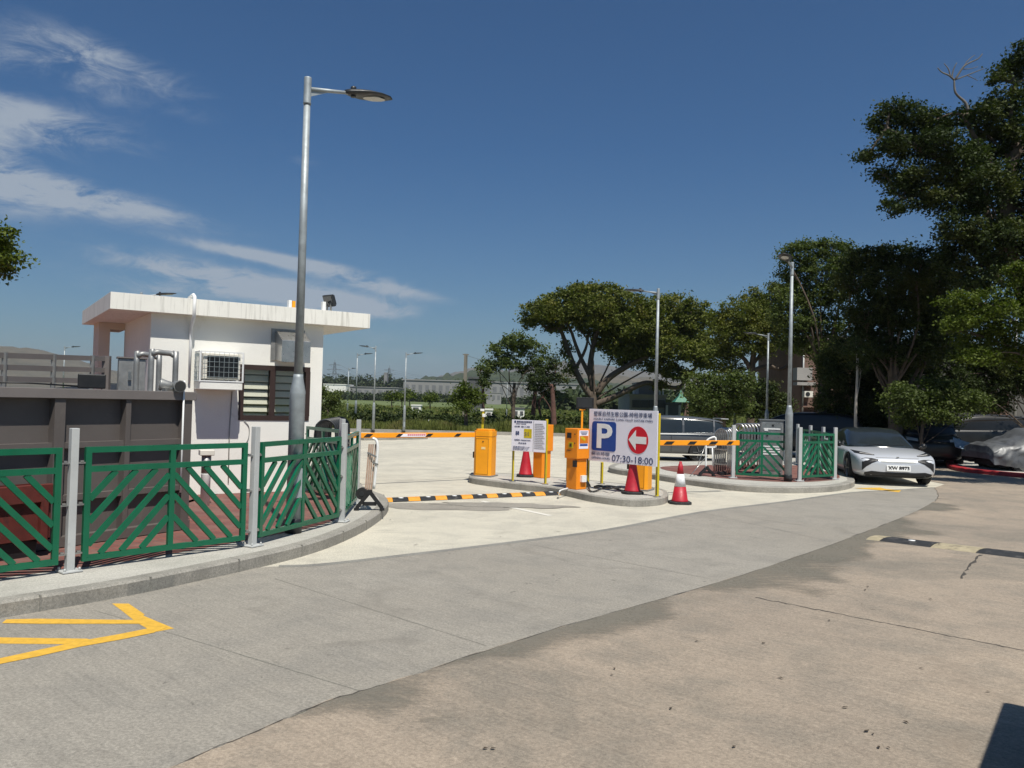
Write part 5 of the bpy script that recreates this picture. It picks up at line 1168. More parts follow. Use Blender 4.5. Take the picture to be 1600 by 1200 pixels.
def tree(name, label, L, Y, trunk, leaf, k, mname, r0, bark='bark', seed=1, limbs=(), group=None, cat='tree', nl=24, fork=.45, cr=3.0, spread=.6, depthk=.9):
    """trunk: pixel list bottom to top; the bottom one is dropped to the ground"""
    leaf *= .88; k *= 1.15; lob = pxlobes(L, Y, seed, depthk, spread); tp = [W(x, y, Y) for x, y in trunk]; base = Vector((tp[0].x, tp[0].y, 0))
    t = thing(name, label, cat, base, group=group); rs = random.Random(seed)
    m = MB(); path = smooth([base] + tp[1:] if tp[0].z < .4 else [base] + tp, 4); n = len(path)
    rr_ = [r0 * (1.25 if i == 0 else 1) * (1 - .5 * i / n) for i in range(n)]; m.tube(path, rr_, 10); tip = path[-1]
    for lm in limbs:
        pts = smooth([W(x, y, Y + (d_[0] if d_ else 0)) for x, y, *d_ in lm[1]], 4); n2 = len(pts); m.tube(pts, [lm[0] * (1 - .6 * i / n2) for i in range(n2)], 8)
    for (c, a, b, h) in lob:
        c = Vector(c); s_ = path[max(0, int(n * rs.uniform(fork, .98)) - 1)]
        if limbs and rs.random() < .8:
            best = min((q for lm in limbs for q in [W(x, y, Y + (d_[0] if d_ else 0)) for x, y, *d_ in lm[1]]), key=lambda q: (q - c).length); s_ = best
        md = (s_ + c) / 2 + Vector((rs.uniform(-.15, .15), rs.uniform(-.15, .15), rs.uniform(-.05, .2))) * (c - s_).length
        pts = smooth([s_, md, c], 4); w0 = r0 * .17; m.tube(pts, [w0 * (1 - .75 * i / len(pts)) for i in range(len(pts))], 6, cap=False)
        for _ in range(3):
            e = c + Vector((rs.uniform(-1, 1) * a, rs.uniform(-1, 1) * b, rs.uniform(-.6, 1) * h)) * .85; m.tube([md.lerp(c, .6), (md.lerp(c, .8) + e) / 2 + Vector((0, 0, .05 * a)), e], [w0 * .4, w0 * .25, w0 * .1], 5, cap=False)
    m.build('trunk', bark, t)
    P = crown_points(lob, leaf, k, seed, nl, cr); P = P[P[:, 2] > .1]
    leaves_mesh('crown', P, leaf, mname, t, seed); return t
ban = [(x_, y_, a_ * 1.12, b_ * 1.14) for x_, y_, a_, b_ in [(848, 488, 30, 17), (880, 470, 36, 18), (905, 458, 30, 14), (938, 462, 36, 17), (972, 478, 38, 20), (900, 492, 34, 15), (935, 497, 30, 14), (948, 525, 26, 18), (990, 510, 36, 22), (1015, 485, 22, 14), (1046, 475, 30, 15), (1078, 487, 30, 16), (1100, 502, 22, 12), (1055, 507, 34, 15),
       (1015, 545, 36, 17), (1050, 545, 38, 18), (975, 550, 20, 12), (1085, 535, 26, 16), (828, 500, 16, 10), (868, 512, 18, 8), (1035, 572, 30, 9), (1105, 560, 26, 15), (885, 545, 9, 12), (893, 580, 10, 9), (1030, 600, 9, 8), (920, 478, 34, 16), (955, 490, 30, 16), (1000, 500, 30, 16), (1030, 525, 36, 18), (1070, 525, 30, 16), (1005, 530, 30, 18), (870, 492, 30, 13), (1090, 550, 26, 14), (1120, 540, 22, 14), (960, 535, 26, 18), (925, 512, 24, 14), (985, 560, 24, 12), (1060, 585, 24, 8)]]
tree('banyan_tree', 'large spreading tree with dark forked limbs standing behind the ticket machine', ban, 54, [(928, 655), (926, 632), (927, 612)], .20, 2.0, 'leaf_banyan', .44, 'bark', 3,
     limbs=[(.24, [(926, 622), (910, 600), (898, 575), (888, 548), (878, 520), (868, 495)]), (.24, [(928, 612), (922, 580), (926, 545), (935, 505), (925, 475)]), (.24, [(932, 615), (950, 592), (975, 575), (1000, 562), (1030, 545), (1060, 525), (1080, 500)]), (.22, [(930, 632), (955, 622), (985, 608), (1010, 598), (1035, 603), (1062, 605), (1075, 585), (1100, 565)]),
             (.16, [(923, 590), (908, 560), (900, 540), (885, 505), (850, 490)]), (.13, [(938, 540), (955, 515), (972, 485)]), (.13, [(900, 575), (915, 545), (920, 520)]), (.15, [(880, 510), (860, 515), (845, 505), (835, 500)])], cr=2.4, nl=20)
tree('round_tree', 'light leaved tree with a slim dark trunk left of the banyan', [(785, 545, 24, 17), (808, 533, 26, 14), (832, 545, 22, 14), (765, 572, 15, 14), (795, 568, 22, 11), (845, 565, 18, 14), (757, 592, 9, 10), (820, 575, 14, 9)], 50, [(802, 655), (802, 625), (804, 598)], .17, 1.5, 'leaf_mid', .17, 'bark', 4, group='trees beyond the car park', cr=2.4)
tree('tangled_tree', 'ragged tree with reddish trunk behind the price notice', [(850, 590, 20, 14), (868, 568, 15, 14), (835, 605, 13, 10), (858, 610, 16, 12), (876, 590, 10, 12)], 48, [(865, 660), (864, 630), (862, 600)], .15, 1.5, 'leaf_dark', .22, 'bark_red', 5, group='trees beyond the car park')
tree('tangled_tree', 'thin crooked tree left of the ragged reddish one', [(836, 600, 12, 10), (846, 575, 12, 10), (828, 590, 8, 8)], 50, [(833, 660), (834, 630), (838, 605)], .15, 1.3, 'leaf_dark', .20, 'bark_red', 15, limbs=[(.08, [(846, 655), (842, 630), (850, 618), (858, 608)])], group='trees beyond the car park')
tree('small_tree', 'small bright green tree above the left barrier cabinet', [(728, 618, 20, 14), (714, 628, 12, 10), (744, 624, 13, 11), (728, 606, 12, 8), (730, 632, 16, 8), (738, 612, 10, 8)], 42, [(728, 668), (728, 650), (728, 632)], .14, 2.4, 'leaf_bright', .12, 'bark', 6, group='trees beyond the car park')
tree('bare_trunk_tree', 'slim dark trunk standing beside the small bright green tree', [(756, 600, 7, 14), (752, 575, 8, 12)], 49, [(755, 655), (755, 630), (755, 600)], .15, 1.2, 'leaf_mid', .13, 'bark_red', 7, group='trees beyond the car park')
tree('feathery_tree', 'tall light feathery tree between the banyan and the dark trees', [(1150, 490, 30, 22), (1178, 470, 26, 18), (1128, 520, 24, 20), (1200, 478, 22, 18), (1165, 515, 26, 16), (1195, 510, 20, 18), (1135, 550, 20, 14), (1195, 545, 14, 14), (1215, 455, 20, 17), (1150, 520, 26, 18), (1175, 495, 28, 20), (1120, 500, 20, 14), (1205, 500, 22, 20), (1140, 575, 26, 12), (1185, 535, 22, 14), (1220, 520, 14, 22), (1160, 545, 20, 12)], 42, [(1172, 680), (1174, 600), (1176, 565), (1180, 540)], .13, 2.3, 'leaf_banyan', .22, 'bark', 8,
     limbs=[(.13, [(1172, 590), (1178, 560), (1168, 530), (1155, 500)]), (.10, [(1176, 570), (1192, 545), (1200, 500), (1205, 470)]), (.14, [(1175, 580), (1200, 572), (1220, 577), (1235, 568), (1250, 558)]), (.14, [(1172, 575), (1160, 558), (1140, 550)])], group='tall trees on the right')
tree('bushy_tree', 'low bushy tree filling the space left of the steel cabinet', [(1098, 600, 26, 18), (1132, 605, 30, 20), (1110, 628, 28, 16), (1145, 632, 30, 18), (1160, 600, 22, 18), (1092, 640, 20, 12), (1125, 650, 26, 12), (1085, 618, 14, 12)], 37, [(1128, 690), (1128, 660), (1128, 625)], .14, 2.6, 'leaf_mid', .22, 'bark', 9, group='low trees on the right')
tree('bushy_tree', 'dark bushy tree right behind the steel cabinet', [(1180, 615, 22, 18), (1205, 620, 20, 18), (1185, 645, 24, 14), (1212, 645, 16, 16), (1228, 632, 9, 14), (1200, 600, 14, 9)], 39, [(1190, 690), (1192, 660), (1195, 630)], .14, 2.6, 'leaf_dark', .2, 'bark', 10, group='low trees on the right')
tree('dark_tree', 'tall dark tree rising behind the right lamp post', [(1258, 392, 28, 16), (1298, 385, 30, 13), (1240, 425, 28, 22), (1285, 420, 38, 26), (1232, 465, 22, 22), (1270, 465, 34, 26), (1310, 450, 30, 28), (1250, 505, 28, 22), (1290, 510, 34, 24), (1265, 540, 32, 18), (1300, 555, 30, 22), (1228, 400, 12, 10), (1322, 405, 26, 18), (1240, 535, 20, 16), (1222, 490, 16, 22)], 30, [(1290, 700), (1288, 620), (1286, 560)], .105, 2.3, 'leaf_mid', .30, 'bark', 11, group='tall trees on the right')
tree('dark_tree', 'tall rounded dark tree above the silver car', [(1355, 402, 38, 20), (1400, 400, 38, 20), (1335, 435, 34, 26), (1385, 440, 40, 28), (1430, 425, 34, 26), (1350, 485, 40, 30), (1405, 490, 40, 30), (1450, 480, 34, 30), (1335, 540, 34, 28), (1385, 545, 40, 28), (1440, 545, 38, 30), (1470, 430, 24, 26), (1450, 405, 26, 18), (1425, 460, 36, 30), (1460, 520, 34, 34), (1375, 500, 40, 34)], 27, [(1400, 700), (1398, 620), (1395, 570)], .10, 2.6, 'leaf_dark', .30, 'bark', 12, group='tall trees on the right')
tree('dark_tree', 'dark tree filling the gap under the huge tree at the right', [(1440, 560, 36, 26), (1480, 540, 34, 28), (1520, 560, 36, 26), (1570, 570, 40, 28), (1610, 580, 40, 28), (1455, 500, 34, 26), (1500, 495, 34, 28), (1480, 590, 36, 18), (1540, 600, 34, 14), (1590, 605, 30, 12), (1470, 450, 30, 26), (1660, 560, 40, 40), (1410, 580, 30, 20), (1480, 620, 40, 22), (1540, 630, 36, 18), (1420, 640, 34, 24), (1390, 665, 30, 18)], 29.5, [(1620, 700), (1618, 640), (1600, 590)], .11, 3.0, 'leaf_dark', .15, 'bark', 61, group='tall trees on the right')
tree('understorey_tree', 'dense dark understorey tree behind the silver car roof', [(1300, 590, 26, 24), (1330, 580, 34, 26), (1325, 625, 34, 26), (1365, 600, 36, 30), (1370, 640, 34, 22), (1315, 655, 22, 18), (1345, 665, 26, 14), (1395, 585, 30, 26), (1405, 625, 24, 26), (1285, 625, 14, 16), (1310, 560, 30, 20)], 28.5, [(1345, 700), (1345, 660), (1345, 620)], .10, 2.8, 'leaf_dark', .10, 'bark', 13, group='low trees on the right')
tree('understorey_tree', 'pale leaved shrub tree between silver and covered cars', [(1410, 620, 30, 24), (1450, 615, 34, 24), (1490, 618, 34, 20), (1420, 652, 28, 16), (1465, 645, 34, 14), (1515, 630, 26, 14)], 24.5, [(1440, 710), (1440, 680), (1445, 640)], .10, 2.6, 'leaf_mid', .06, 'bark', 14, group='low trees on the right')
tree('dark_shrub', 'dense dark shrub filling the shade behind the parked cars', [(1310, 672, 24, 18), (1350, 665, 30, 20), (1390, 668, 30, 18), (1430, 668, 30, 16), (1470, 660, 26, 14), (1340, 640, 30, 20)], 31, [(1380, 705), (1380, 690), (1380, 670)], .11, 2.8, 'leaf_dark', .06, 'bark', 62, cat='shrub')
tree('pale_trunk_tree', 'slim mottled pale trunk left of the silver car roof', [(1338, 540, 20, 18), (1345, 575, 12, 10)], 26, [(1337, 690), (1337, 640), (1339, 600), (1340, 560)], .10, 1.6, 'leaf_dark', .06, 'bark_pale', 16, group='low trees on the right')
big = [(1378, 195, 20, 18), (1400, 170, 24, 12), (1360, 245, 16, 8), (1350, 247, 12, 5), (1392, 225, 24, 16), (1425, 185, 26, 18), (1385, 270, 20, 14), (1425, 230, 34, 22), (1412, 295, 24, 16), (1398, 325, 18, 14), (1440, 275, 36, 22), (1455, 190, 26, 16), (1470, 225, 34, 24), (1450, 310, 28, 16), (1490, 185, 26, 16), (1500, 260, 40, 34), (1495, 315, 34, 24), (1535, 180, 24, 18),
       (1580, 110, 26, 18), (1562, 120, 14, 8), (1600, 85, 22, 18), (1570, 160, 34, 24), (1550, 225, 40, 34), (1600, 220, 40, 40), (1540, 290, 44, 34), (1600, 310, 44, 44), (1500, 360, 36, 28), (1550, 370, 44, 34), (1490, 400, 26, 22), (1600, 395, 44, 44), (1535, 430, 44, 34), (1640, 150, 40, 40), (1650, 260, 44, 50), (1650, 370, 44, 50), (1700, 200, 40, 50), (1700, 320, 40, 50)]
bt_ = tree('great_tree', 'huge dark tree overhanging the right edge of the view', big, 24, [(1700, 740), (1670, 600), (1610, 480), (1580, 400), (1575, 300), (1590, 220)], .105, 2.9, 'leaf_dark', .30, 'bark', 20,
     limbs=[(.13, [(1570, 400), (1545, 340), (1520, 290), (1490, 260), (1450, 240), (1410, 215), (1385, 200)]), (.11, [(1575, 320), (1550, 260), (1520, 210), (1505, 180)]), (.09, [(1520, 300), (1480, 310), (1440, 305), (1410, 310)]), (.1, [(1590, 240), (1580, 180), (1585, 130)]), (.1, [(1565, 440), (1530, 400), (1500, 370)])], group='tall trees on the right', spread=.8, depthk=1.1)
m = MB()
for r_, pts in [(.05, [(1512, 172), (1508, 160), (1493, 145), (1491, 125)]), (.03, [(1491, 125), (1483, 118), (1472, 113), (1465, 106)]), (.022, [(1485, 119), (1482, 108), (1475, 99)]), (.022, [(1487, 122), (1490, 108), (1495, 98)]), (.03, [(1492, 125), (1505, 105), (1515, 98), (1528, 92), (1535, 84)]), (.022, [(1494, 124), (1510, 118), (1525, 112), (1538, 107)]), (.014, [(1505, 108), (1518, 107), (1528, 104)]), (.014, [(1512, 118), (1520, 122), (1528, 126)]), (.016, [(1505, 105), (1512, 95), (1520, 88), (1524, 86)])]:
    q = smooth([W(x, y, 23.5) for x, y in pts], 4); m.tube(q, [r_ * (1 - .6 * i / len(q)) for i in range(len(q))], 6)
m.build('dead_branch', 'dead_wood', bt_)
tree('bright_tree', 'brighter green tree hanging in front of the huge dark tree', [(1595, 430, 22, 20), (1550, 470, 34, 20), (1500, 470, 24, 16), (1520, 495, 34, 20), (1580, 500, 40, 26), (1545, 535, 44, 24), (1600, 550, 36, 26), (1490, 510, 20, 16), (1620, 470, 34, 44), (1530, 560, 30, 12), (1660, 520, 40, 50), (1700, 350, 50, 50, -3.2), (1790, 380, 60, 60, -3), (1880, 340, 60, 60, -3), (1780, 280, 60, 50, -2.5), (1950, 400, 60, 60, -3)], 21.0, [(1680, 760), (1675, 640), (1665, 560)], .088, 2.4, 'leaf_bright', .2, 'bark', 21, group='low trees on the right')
tree('edge_tree', 'branch end of a leafy tree entering at the left edge above the container', [(0, 392, 28, 24), (12, 408, 20, 12), (-8, 366, 26, 14), (-2, 425, 16, 12), (-50, 390, 44, 44), (-100, 400, 50, 55), (-150, 380, 50, 60)], 16, [(-120, 700), (-120, 500), (-110, 430)], .085, 2.6, 'leaf_bright', .2, 'bark', 22)
tree('roadside_bush', 'leafy shrub at the right corner of the guard house', [(516, 618, 14, 9), (508, 635, 18, 13), (526, 640, 12, 12), (512, 655, 18, 10), (500, 612, 12, 9)], 31, [(512, 680), (512, 660), (512, 640)], .10, 2.4, 'leaf_mid', .07, 'bark', 23, cat='shrub')
# grasses and reeds along the far kerb, plants in the field
def blades(name, label, zones, mname, seed, kind='stuff'):
    rs = np.random.RandomState(seed); V = []; 
    for (x0, x1, y0, y1, n, h0, h1, wd) in zones:
        x = rs.uniform(x0, x1, n); y = rs.uniform(y0, y1, n); n_ = .5 + .5 * np.sin(x * 1.7 + np.sin(y * 2.1) * 2) * np.sin(x * .63 + 1.3); h = (h0 + (h1 - h0) * n_) * rs.uniform(.6, 1.15, n)
        a = rs.uniform(0, 6.283, n); dx, dy = np.cos(a) * wd, np.sin(a) * wd; lx, ly = rs.normal(0, .18, n) * h, rs.normal(0, .18, n) * h; z0 = np.zeros(n)
        V.append(np.stack([np.stack([x - dx, y - dy, z0], 1), np.stack([x + dx, y + dy, z0], 1), np.stack([x + lx + dx * .5, y + ly + dy * .5, h * .9], 1), np.stack([x + lx - dx * .2, y + ly - dy * .2, h], 1)], 1))
    V = np.concatenate(V); n = len(V); me = bpy.data.meshes.new(name); me.vertices.add(4 * n); me.vertices.foreach_set('co', V.reshape(-1).astype(np.float32)); me.loops.add(4 * n); me.loops.foreach_set('vertex_index', np.arange(4 * n, dtype=np.int32))
    me.polygons.add(n); me.polygons.foreach_set('loop_start', np.arange(0, 4 * n, 4, dtype=np.int32)); me.polygons.foreach_set('loop_total', np.full(n, 4, dtype=np.int32)); me.update(); me.materials.append(M[mname])
    o = bpy.data.objects.new(name, me); C.objects.link(o); return tag(o, label, 'grass', kind=kind)
blades('tall_grass', 'tall grass and reeds growing along the far kerb of the car park', [(-14, -1, 40.6, 44, 22000, .2, .62, .02), (-1, 14, 42.2, 46, 22000, .2, .66, .02)], 'grass_blade', 1)
blades('field_grass', 'rough grass and crops across the open field', [(-40, 30, 46, 75, 22000, .15, .4, .05), (-60, 50, 75, 150, 20000, .15, .5, .10)], 'grass_blade', 2)
def stuff_leaves(name, label, cat, lobes, leaf, k, mname, seed, nl=18):
    o = leaves_mesh(name, crown_points(lobes, leaf, k, seed, nl, 2.4), leaf, mname, None, seed, w_=.8); return tag(o, label, cat, kind='stuff')
hb = []
for i in range(60):
    px = 515 + i * 6.6; Yd = 50 + rnd.uniform(-3, 3); c = W(px, 652, Yd); hb.append(((c.x, Yd, .25), .9, .9, rnd.uniform(.3, .6)))
stuff_leaves('ground_cover', 'dark low planting in a band across the field', 'ground cover', hb, .16, 1.3, 'leaf_dark', 31)
hb = []
for i in range(46):
    px = 505 + i * 11 + rnd.uniform(-4, 4); Yd = 90 + rnd.uniform(-12, 25); c = W(px, 630, Yd); hb.append(((c.x, Yd, .15), rnd.uniform(1.0, 2.2), 1.2, rnd.uniform(.12, .4))) if i % 2 else None
stuff_leaves('field_bushes', 'mid green bushes scattered over the field', 'bushes', hb, .28, 1.2, 'leaf_mid', 32)
for i, (px, py, rx, ry, Yd) in enumerate([(612, 616, 9, 6, 110), (628, 617, 8, 5, 112), (672, 618, 7, 7, 105), (640, 614, 7, 5, 118)]):
    tree('bright_bush', ['yellow green bush in the field left of the second lamp', 'yellow green bush right beside the tall field lamp', 'round green bush right of the small white hut', 'farther green bush just over the white hut'][i], [(px, py, rx, ry), (px - rx * .5, py + ry * .5, rx * .7, ry * .7), (px + rx * .5, py + ry * .5, rx * .7, ry * .6)], Yd, [(px, 632), (px, 625), (px, py)], .3, 2.0, 'leaf_bright', .1, 'bark', 40 + i, cat='bush', group='bushes in the field')
wl_ = []
for i in range(95):
    px = 470 + i * 8.2 + rnd.uniform(-3, 3); Yd = 390 + rnd.uniform(-20, 25); top = 616 + rnd.uniform(-4, 4) + .018 * (px - 600); c = W(px, top, Yd); hh = max(1.5, c.z * .5); wl_.append(((c.x, Yd, hh), rnd.uniform(3.0, 6), 4, hh))
stuff_leaves('tree_line', 'dark line of trees at the far side of the field', 'tree line', wl_, 1.0, 1.3, 'leaf_far', 33)
wl_ = []
for i in range(70):
    px = 480 + i * 5.6 + rnd.uniform(-2, 2); Yd = 640 + rnd.uniform(-30, 60); top = (590 if px < 625 else 597 if px < 665 else 596) + rnd.uniform(-4, 4); c = W(px, top, Yd); hh = max(3, c.z * .5); wl_.append(((c.x, Yd, hh), rnd.uniform(4, 8), 8, hh))
for i in range(80):
    px = 860 + i * 6; Yd = 170 + rnd.uniform(-20, 25); top = 628 + rnd.uniform(-8, 5) + .02 * (px - 900); c = W(px, top, Yd); hh = max(1.4, c.z * .5); wl_.append(((c.x, Yd, hh), rnd.uniform(2.0, 3.6), 3, hh))
stuff_leaves('far_wood', 'dark distant wood behind the long industrial roofs', 'wood', wl_, 1.5, 1.5, 'leaf_far', 34)

# ------------------------------------------------------------------ hills
def hill(name, pts, Yd, depth, mname, rough):
    rid = smooth([W(x, y, Yd) for x, y in pts], 10); rs = np.random.RandomState(len(pts)); m = MB(); rows = 12; secs = []
    for p in rid:
        h = p.z + rs.normal(0, rough * 1.0); col = []
        for j in range(rows + 1):
            f_ = j / rows; a = math.sin(min(1, f_ * 2) * math.pi / 2) if f_ <= .5 else math.sin(min(1, (1 - f_) * 2) * math.pi / 2)
            col.append((p.x + rs.normal(0, rough), Yd - depth / 2 + depth * f_, max(-1, (h + rs.normal(0, rough)) * a) - (.5 if j in (0, rows) else 0)))
        secs.append(col)
    loft(m, secs, sm=True, caps=False); struct(m.build(name, mname))
hill('wooded_hill', [(560, 606), (620, 600), (660, 592), (700, 588), (740, 582), (780, 580), (820, 582), (880, 590), (940, 598), (1000, 606), (1060, 616)], 1100, 500, 'hill_wood', 1.2)
hill('dry_hill', [(640, 604), (700, 594), (760, 590), (830, 582), (900, 584), (960, 588), (1020, 594), (1100, 606), (1200, 618)], 1500, 700, 'hill_dry', 1.6)
hill('mountain', [(600, 612), (660, 596), (700, 586), (735, 577), (755, 575), (780, 580), (830, 573), (880, 566), (930, 570), (1000, 580), (1080, 590), (1180, 602), (1260, 598), (1330, 606), (1400, 615)], 4200, 1500, 'hill_dry', 3)
hill('mountain', [(-140, 548), (-60, 545), (0, 547), (30, 546), (70, 552), (110, 566), (150, 578), (190, 588), (240, 600)], 1900, 900, 'hill_dry', 2)

# ------------------------------------------------------------------ far buildings
def slab(name, label, x0, x1, ytop, ybot, Yd, dp, mt, windows=0, rows=1, wm='far_dark', cat='building', group=None, roofm=None, ground_=True):
    a_, b_ = W(x0, 620, Yd), W(x1, 620, Yd); zt_ = W((x0 + x1) / 2, ytop, Yd).z; zb_ = 0 if ground_ else W((x0 + x1) / 2, ybot, Yd).z
    cx = (a_.x + b_.x) / 2; wd = b_.x - a_.x; t = thing(name, label, cat, (cx, Yd + dp / 2, 0), group=group)
    m = MB(); m.box((cx, Yd + dp / 2, (zt_ + zb_) / 2), (wd, dp, zt_ - zb_)); m.build('wall', mt, t)
    m = MB(); rh = max(.12, (zt_ - zb_) * .05); m.box((cx, Yd + dp / 2, zt_ + rh / 2), (wd * 1.02 + .1, dp * 1.02 + .1, rh)); m.build('roof', roofm or mt, t)
    if windows:
        for r_ in range(rows):
            zc = zb_ + (zt_ - zb_) * (r_ + .6) / rows; wh = (zt_ - zb_) / rows * .38
            for i in range(windows):
                xc = a_.x + wd * (i + .5) / windows; m = MB(); m.box((xc, Yd - .01, zc), (wd / windows * .55, .06, wh)); m.build('window', wm, t)
    return t
slab('long_warehouse', 'long low pale warehouse across the field', 630, 905, 597.5, 615, 450, 40, 'far_wall', 26, 1, 'far_window')
slab('long_warehouse', 'left part of the warehouses beyond the field, seen beside the guard house', 512, 622, 605, 615, 430, 30, 'far_wall', 10, 1, 'far_window')
slab('white_shed', 'small white shed roof above the distant warehouses', 505, 540, 601, 612, 420, 20, 'white_wall')
slab('grey_tower_block', 'narrow grey block rising from the distant wood', 599, 603.5, 584, 612, 620, 8, 'far_wall')
slab('white_hut', 'small white hut with a dark window slot in the green field', 643.5, 658, 634, 646, 92, 1.2, 'white_wall', 1, 1)
slab('white_hut', 'cream hut beside the small green tree', 759, 770, 641, 655, 66, 1.2, 'white_wall', 1, 1)
slab('white_hut', 'low cream hut seen between the slim trunks', 803, 820, 639, 652, 75, 2.0, 'white_wall', 2, 1, roofm='far_dark')
slab('white_building', 'white building on the hillside left of the slim trunks', 760, 783, 614, 626, 330, 8, 'far_wall', 3, 1, 'far_window')
slab('dark_shed', 'dark open shed behind the old post', 731, 751, 592, 640, 95, 5, 'far_dark')
# old post with wire
t = thing('old_post', 'old weathered square post standing above the small green tree', 'post', W(728, 660, 58)); t.location.z = 0; setm(t)
a_ = W(728, 553, 58); m = MB(); m.box((a_.x, 58, a_.z / 2), (.24, .24, a_.z)); m.build('shaft', 'pole_old', t); m = MB(); m.box((a_.x, 58, a_.z - .05), (.45, .1, .06)); m.build('crossbar', 'pole_old', t)
m = MB(); b_ = W(800, 560, 52); m.tube([a_ + UZ * -.1, (a_ + b_) / 2 - UZ * .4, b_], .012, 5); m.build('wire', 'steel_dull', t)
# utility building with pump house and pavilion
t = slab('pump_building', 'flat roofed grey building with louvred bays behind the parking sign', 984, 1040, 619, 680, 56, 6, 'grey_wall')
for i in range(4):
    x0 = 988 + i * 13; a_, b_ = W(x0, 625, 55.93), W(x0 + 11.5, 637, 55.93); m = MB(); m.box(((a_.x + b_.x) / 2, 55.93, (a_.z + b_.z) / 2), (b_.x - a_.x, .1, a_.z - b_.z)); m.build('louvre', 'far_dark', t)
t = slab('water_tank', 'pale boxy tank on the roof of the grey building', 998, 1029, 600, 618.5, 57, 3, 'far_wall', ground_=False, cat='tank')
for x in (990, 1031, 1036): 
    a_, b_ = W(x, 600 if x < 1030 else 610, 56.6), W(x, 620, 56.6); m = MB(); m.bar(b_, a_, .1, .1); m.build('pipe', 'white', t)
t = slab('gate_shelter', 'dark flat roofed shelter right of the grey building', 1043, 1064, 632, 680, 55, 4, 'far_dark'); 
for x in (1042, 1062): a_, b_ = W(x, 633, 54.4), W(x, 680, 54.4); m = MB(); m.bar((a_.x, 54.4, 0), (a_.x, 54.4, a_.z), .14, .14); m.build('column', 'grey_wall', t)
t = thing('pavilion', 'pavilion with a green tiled pointed roof left of the bushy tree', 'pavilion', W(1064, 660, 60)); t.location.z = 0; setm(t)
a_ = W(1064, 609, 60); b_ = W(1052, 628, 60); r_ = a_.x - b_.x; m = MB(); m.add([(a_.x - r_, 60 - r_, b_.z), (a_.x + r_, 60 - r_, b_.z), (a_.x + r_, 60 + r_, b_.z), (a_.x - r_, 60 + r_, b_.z), (a_.x - r_ * .35, 60 - r_ * .35, b_.z + (a_.z - b_.z) * .45), (a_.x + r_ * .35, 60 - r_ * .35, b_.z + (a_.z - b_.z) * .45), (a_.x + r_ * .35, 60 + r_ * .35, b_.z + (a_.z - b_.z) * .45), (a_.x - r_ * .35, 60 + r_ * .35, b_.z + (a_.z - b_.z) * .45), (a_.x, 60, a_.z)],
    [(0, 1, 5, 4), (1, 2, 6, 5), (2, 3, 7, 6), (3, 0, 4, 7), (4, 5, 8), (5, 6, 8), (6, 7, 8), (7, 4, 8), (3, 2, 1, 0)]); m.build('roof', 'tile_green', t)
for sx in (-.8, .8):
    for sy in (-.8, .8): m = MB(); m.bar((a_.x + sx * r_, 60 + sy * r_, 0), (a_.x + sx * r_, 60 + sy * r_, b_.z), .15, .15); m.build('column', 'brown_wall', t)
# old brown house on the right
Yb = 40; t = thing('brown_house', 'old brown three storey house with air conditioners seen left of the dark trees', 'house', W(1290, 700, Yb)); t.location.z = 0; setm(t)
xa, xb = W(1251, 620, Yb).x, W(1345, 620, Yb).x; zt_ = W(1290, 530, Yb).z
m = MB(); m.box(((xa + xb) / 2, Yb + 3.5, zt_ / 2), (xb - xa, 7, zt_)); m.build('wall', 'brown_wall', t)
m = MB(); m.box(((xa + xb) / 2, Yb + 3.5, zt_ + .08), (xb - xa + .3, 7.3, .16)); m.build('roof', 'grey_wall', t)
for py, x0, x1 in ((575, 1239, 1262), (598, 1239, 1268)):
    a_, b_ = W(x0, py, Yb), W(x1, py + 20 if py == 575 else py + 4, Yb); m = MB(); m.box(((a_.x + b_.x) / 2, Yb - .3, (a_.z + b_.z) / 2), (b_.x - a_.x, .6, max(.15, a_.z - b_.z))); m.build('balcony', 'grey_wall', t)
for py in (635, 645, 651): a_ = W(1251, py, Yb); b_ = W(1310, py, Yb); m = MB(); m.box(((a_.x + b_.x) / 2, Yb - .15, a_.z), (b_.x - a_.x, .3, .08)); m.build('ledge', 'brown_wall', t)
m = MB(); a_ = W(1252, 690, Yb); m.tube([(a_.x, Yb - .1, 0), (a_.x, Yb - .1, zt_)], .05, 8); m.build('drain_pipe', 'steel_dull', t)
a_, b_ = W(1274, 655, Yb), W(1290, 690, Yb); m = MB(); m.box(((a_.x + b_.x) / 2, Yb - .02, a_.z / 2), (b_.x - a_.x, .1, a_.z)); dr = m.build('gate', 'pole_old', t)
for k in range(5): m = MB(); xx = a_.x + (b_.x - a_.x) * (k + .5) / 5; m.box((xx, Yb - .08, a_.z / 2), (.03, .03, a_.z * .9)); m.build('gate_bar', 'far_dark', dr)
for px, py in ((1258, 616), (1261, 650)):
    a_ = W(px, py, Yb); m = MB(); m.box((a_.x, Yb - .35, a_.z), (.42, .3, .30)); ac_ = m.build('air_conditioner', 'cream', t); m = MB(); m.tube([(a_.x - .05, Yb - .505, a_.z), (a_.x - .05, Yb - .515, a_.z)], [.11, .11], 14); m.build('fan_grille', 'dark_metal', ac_)
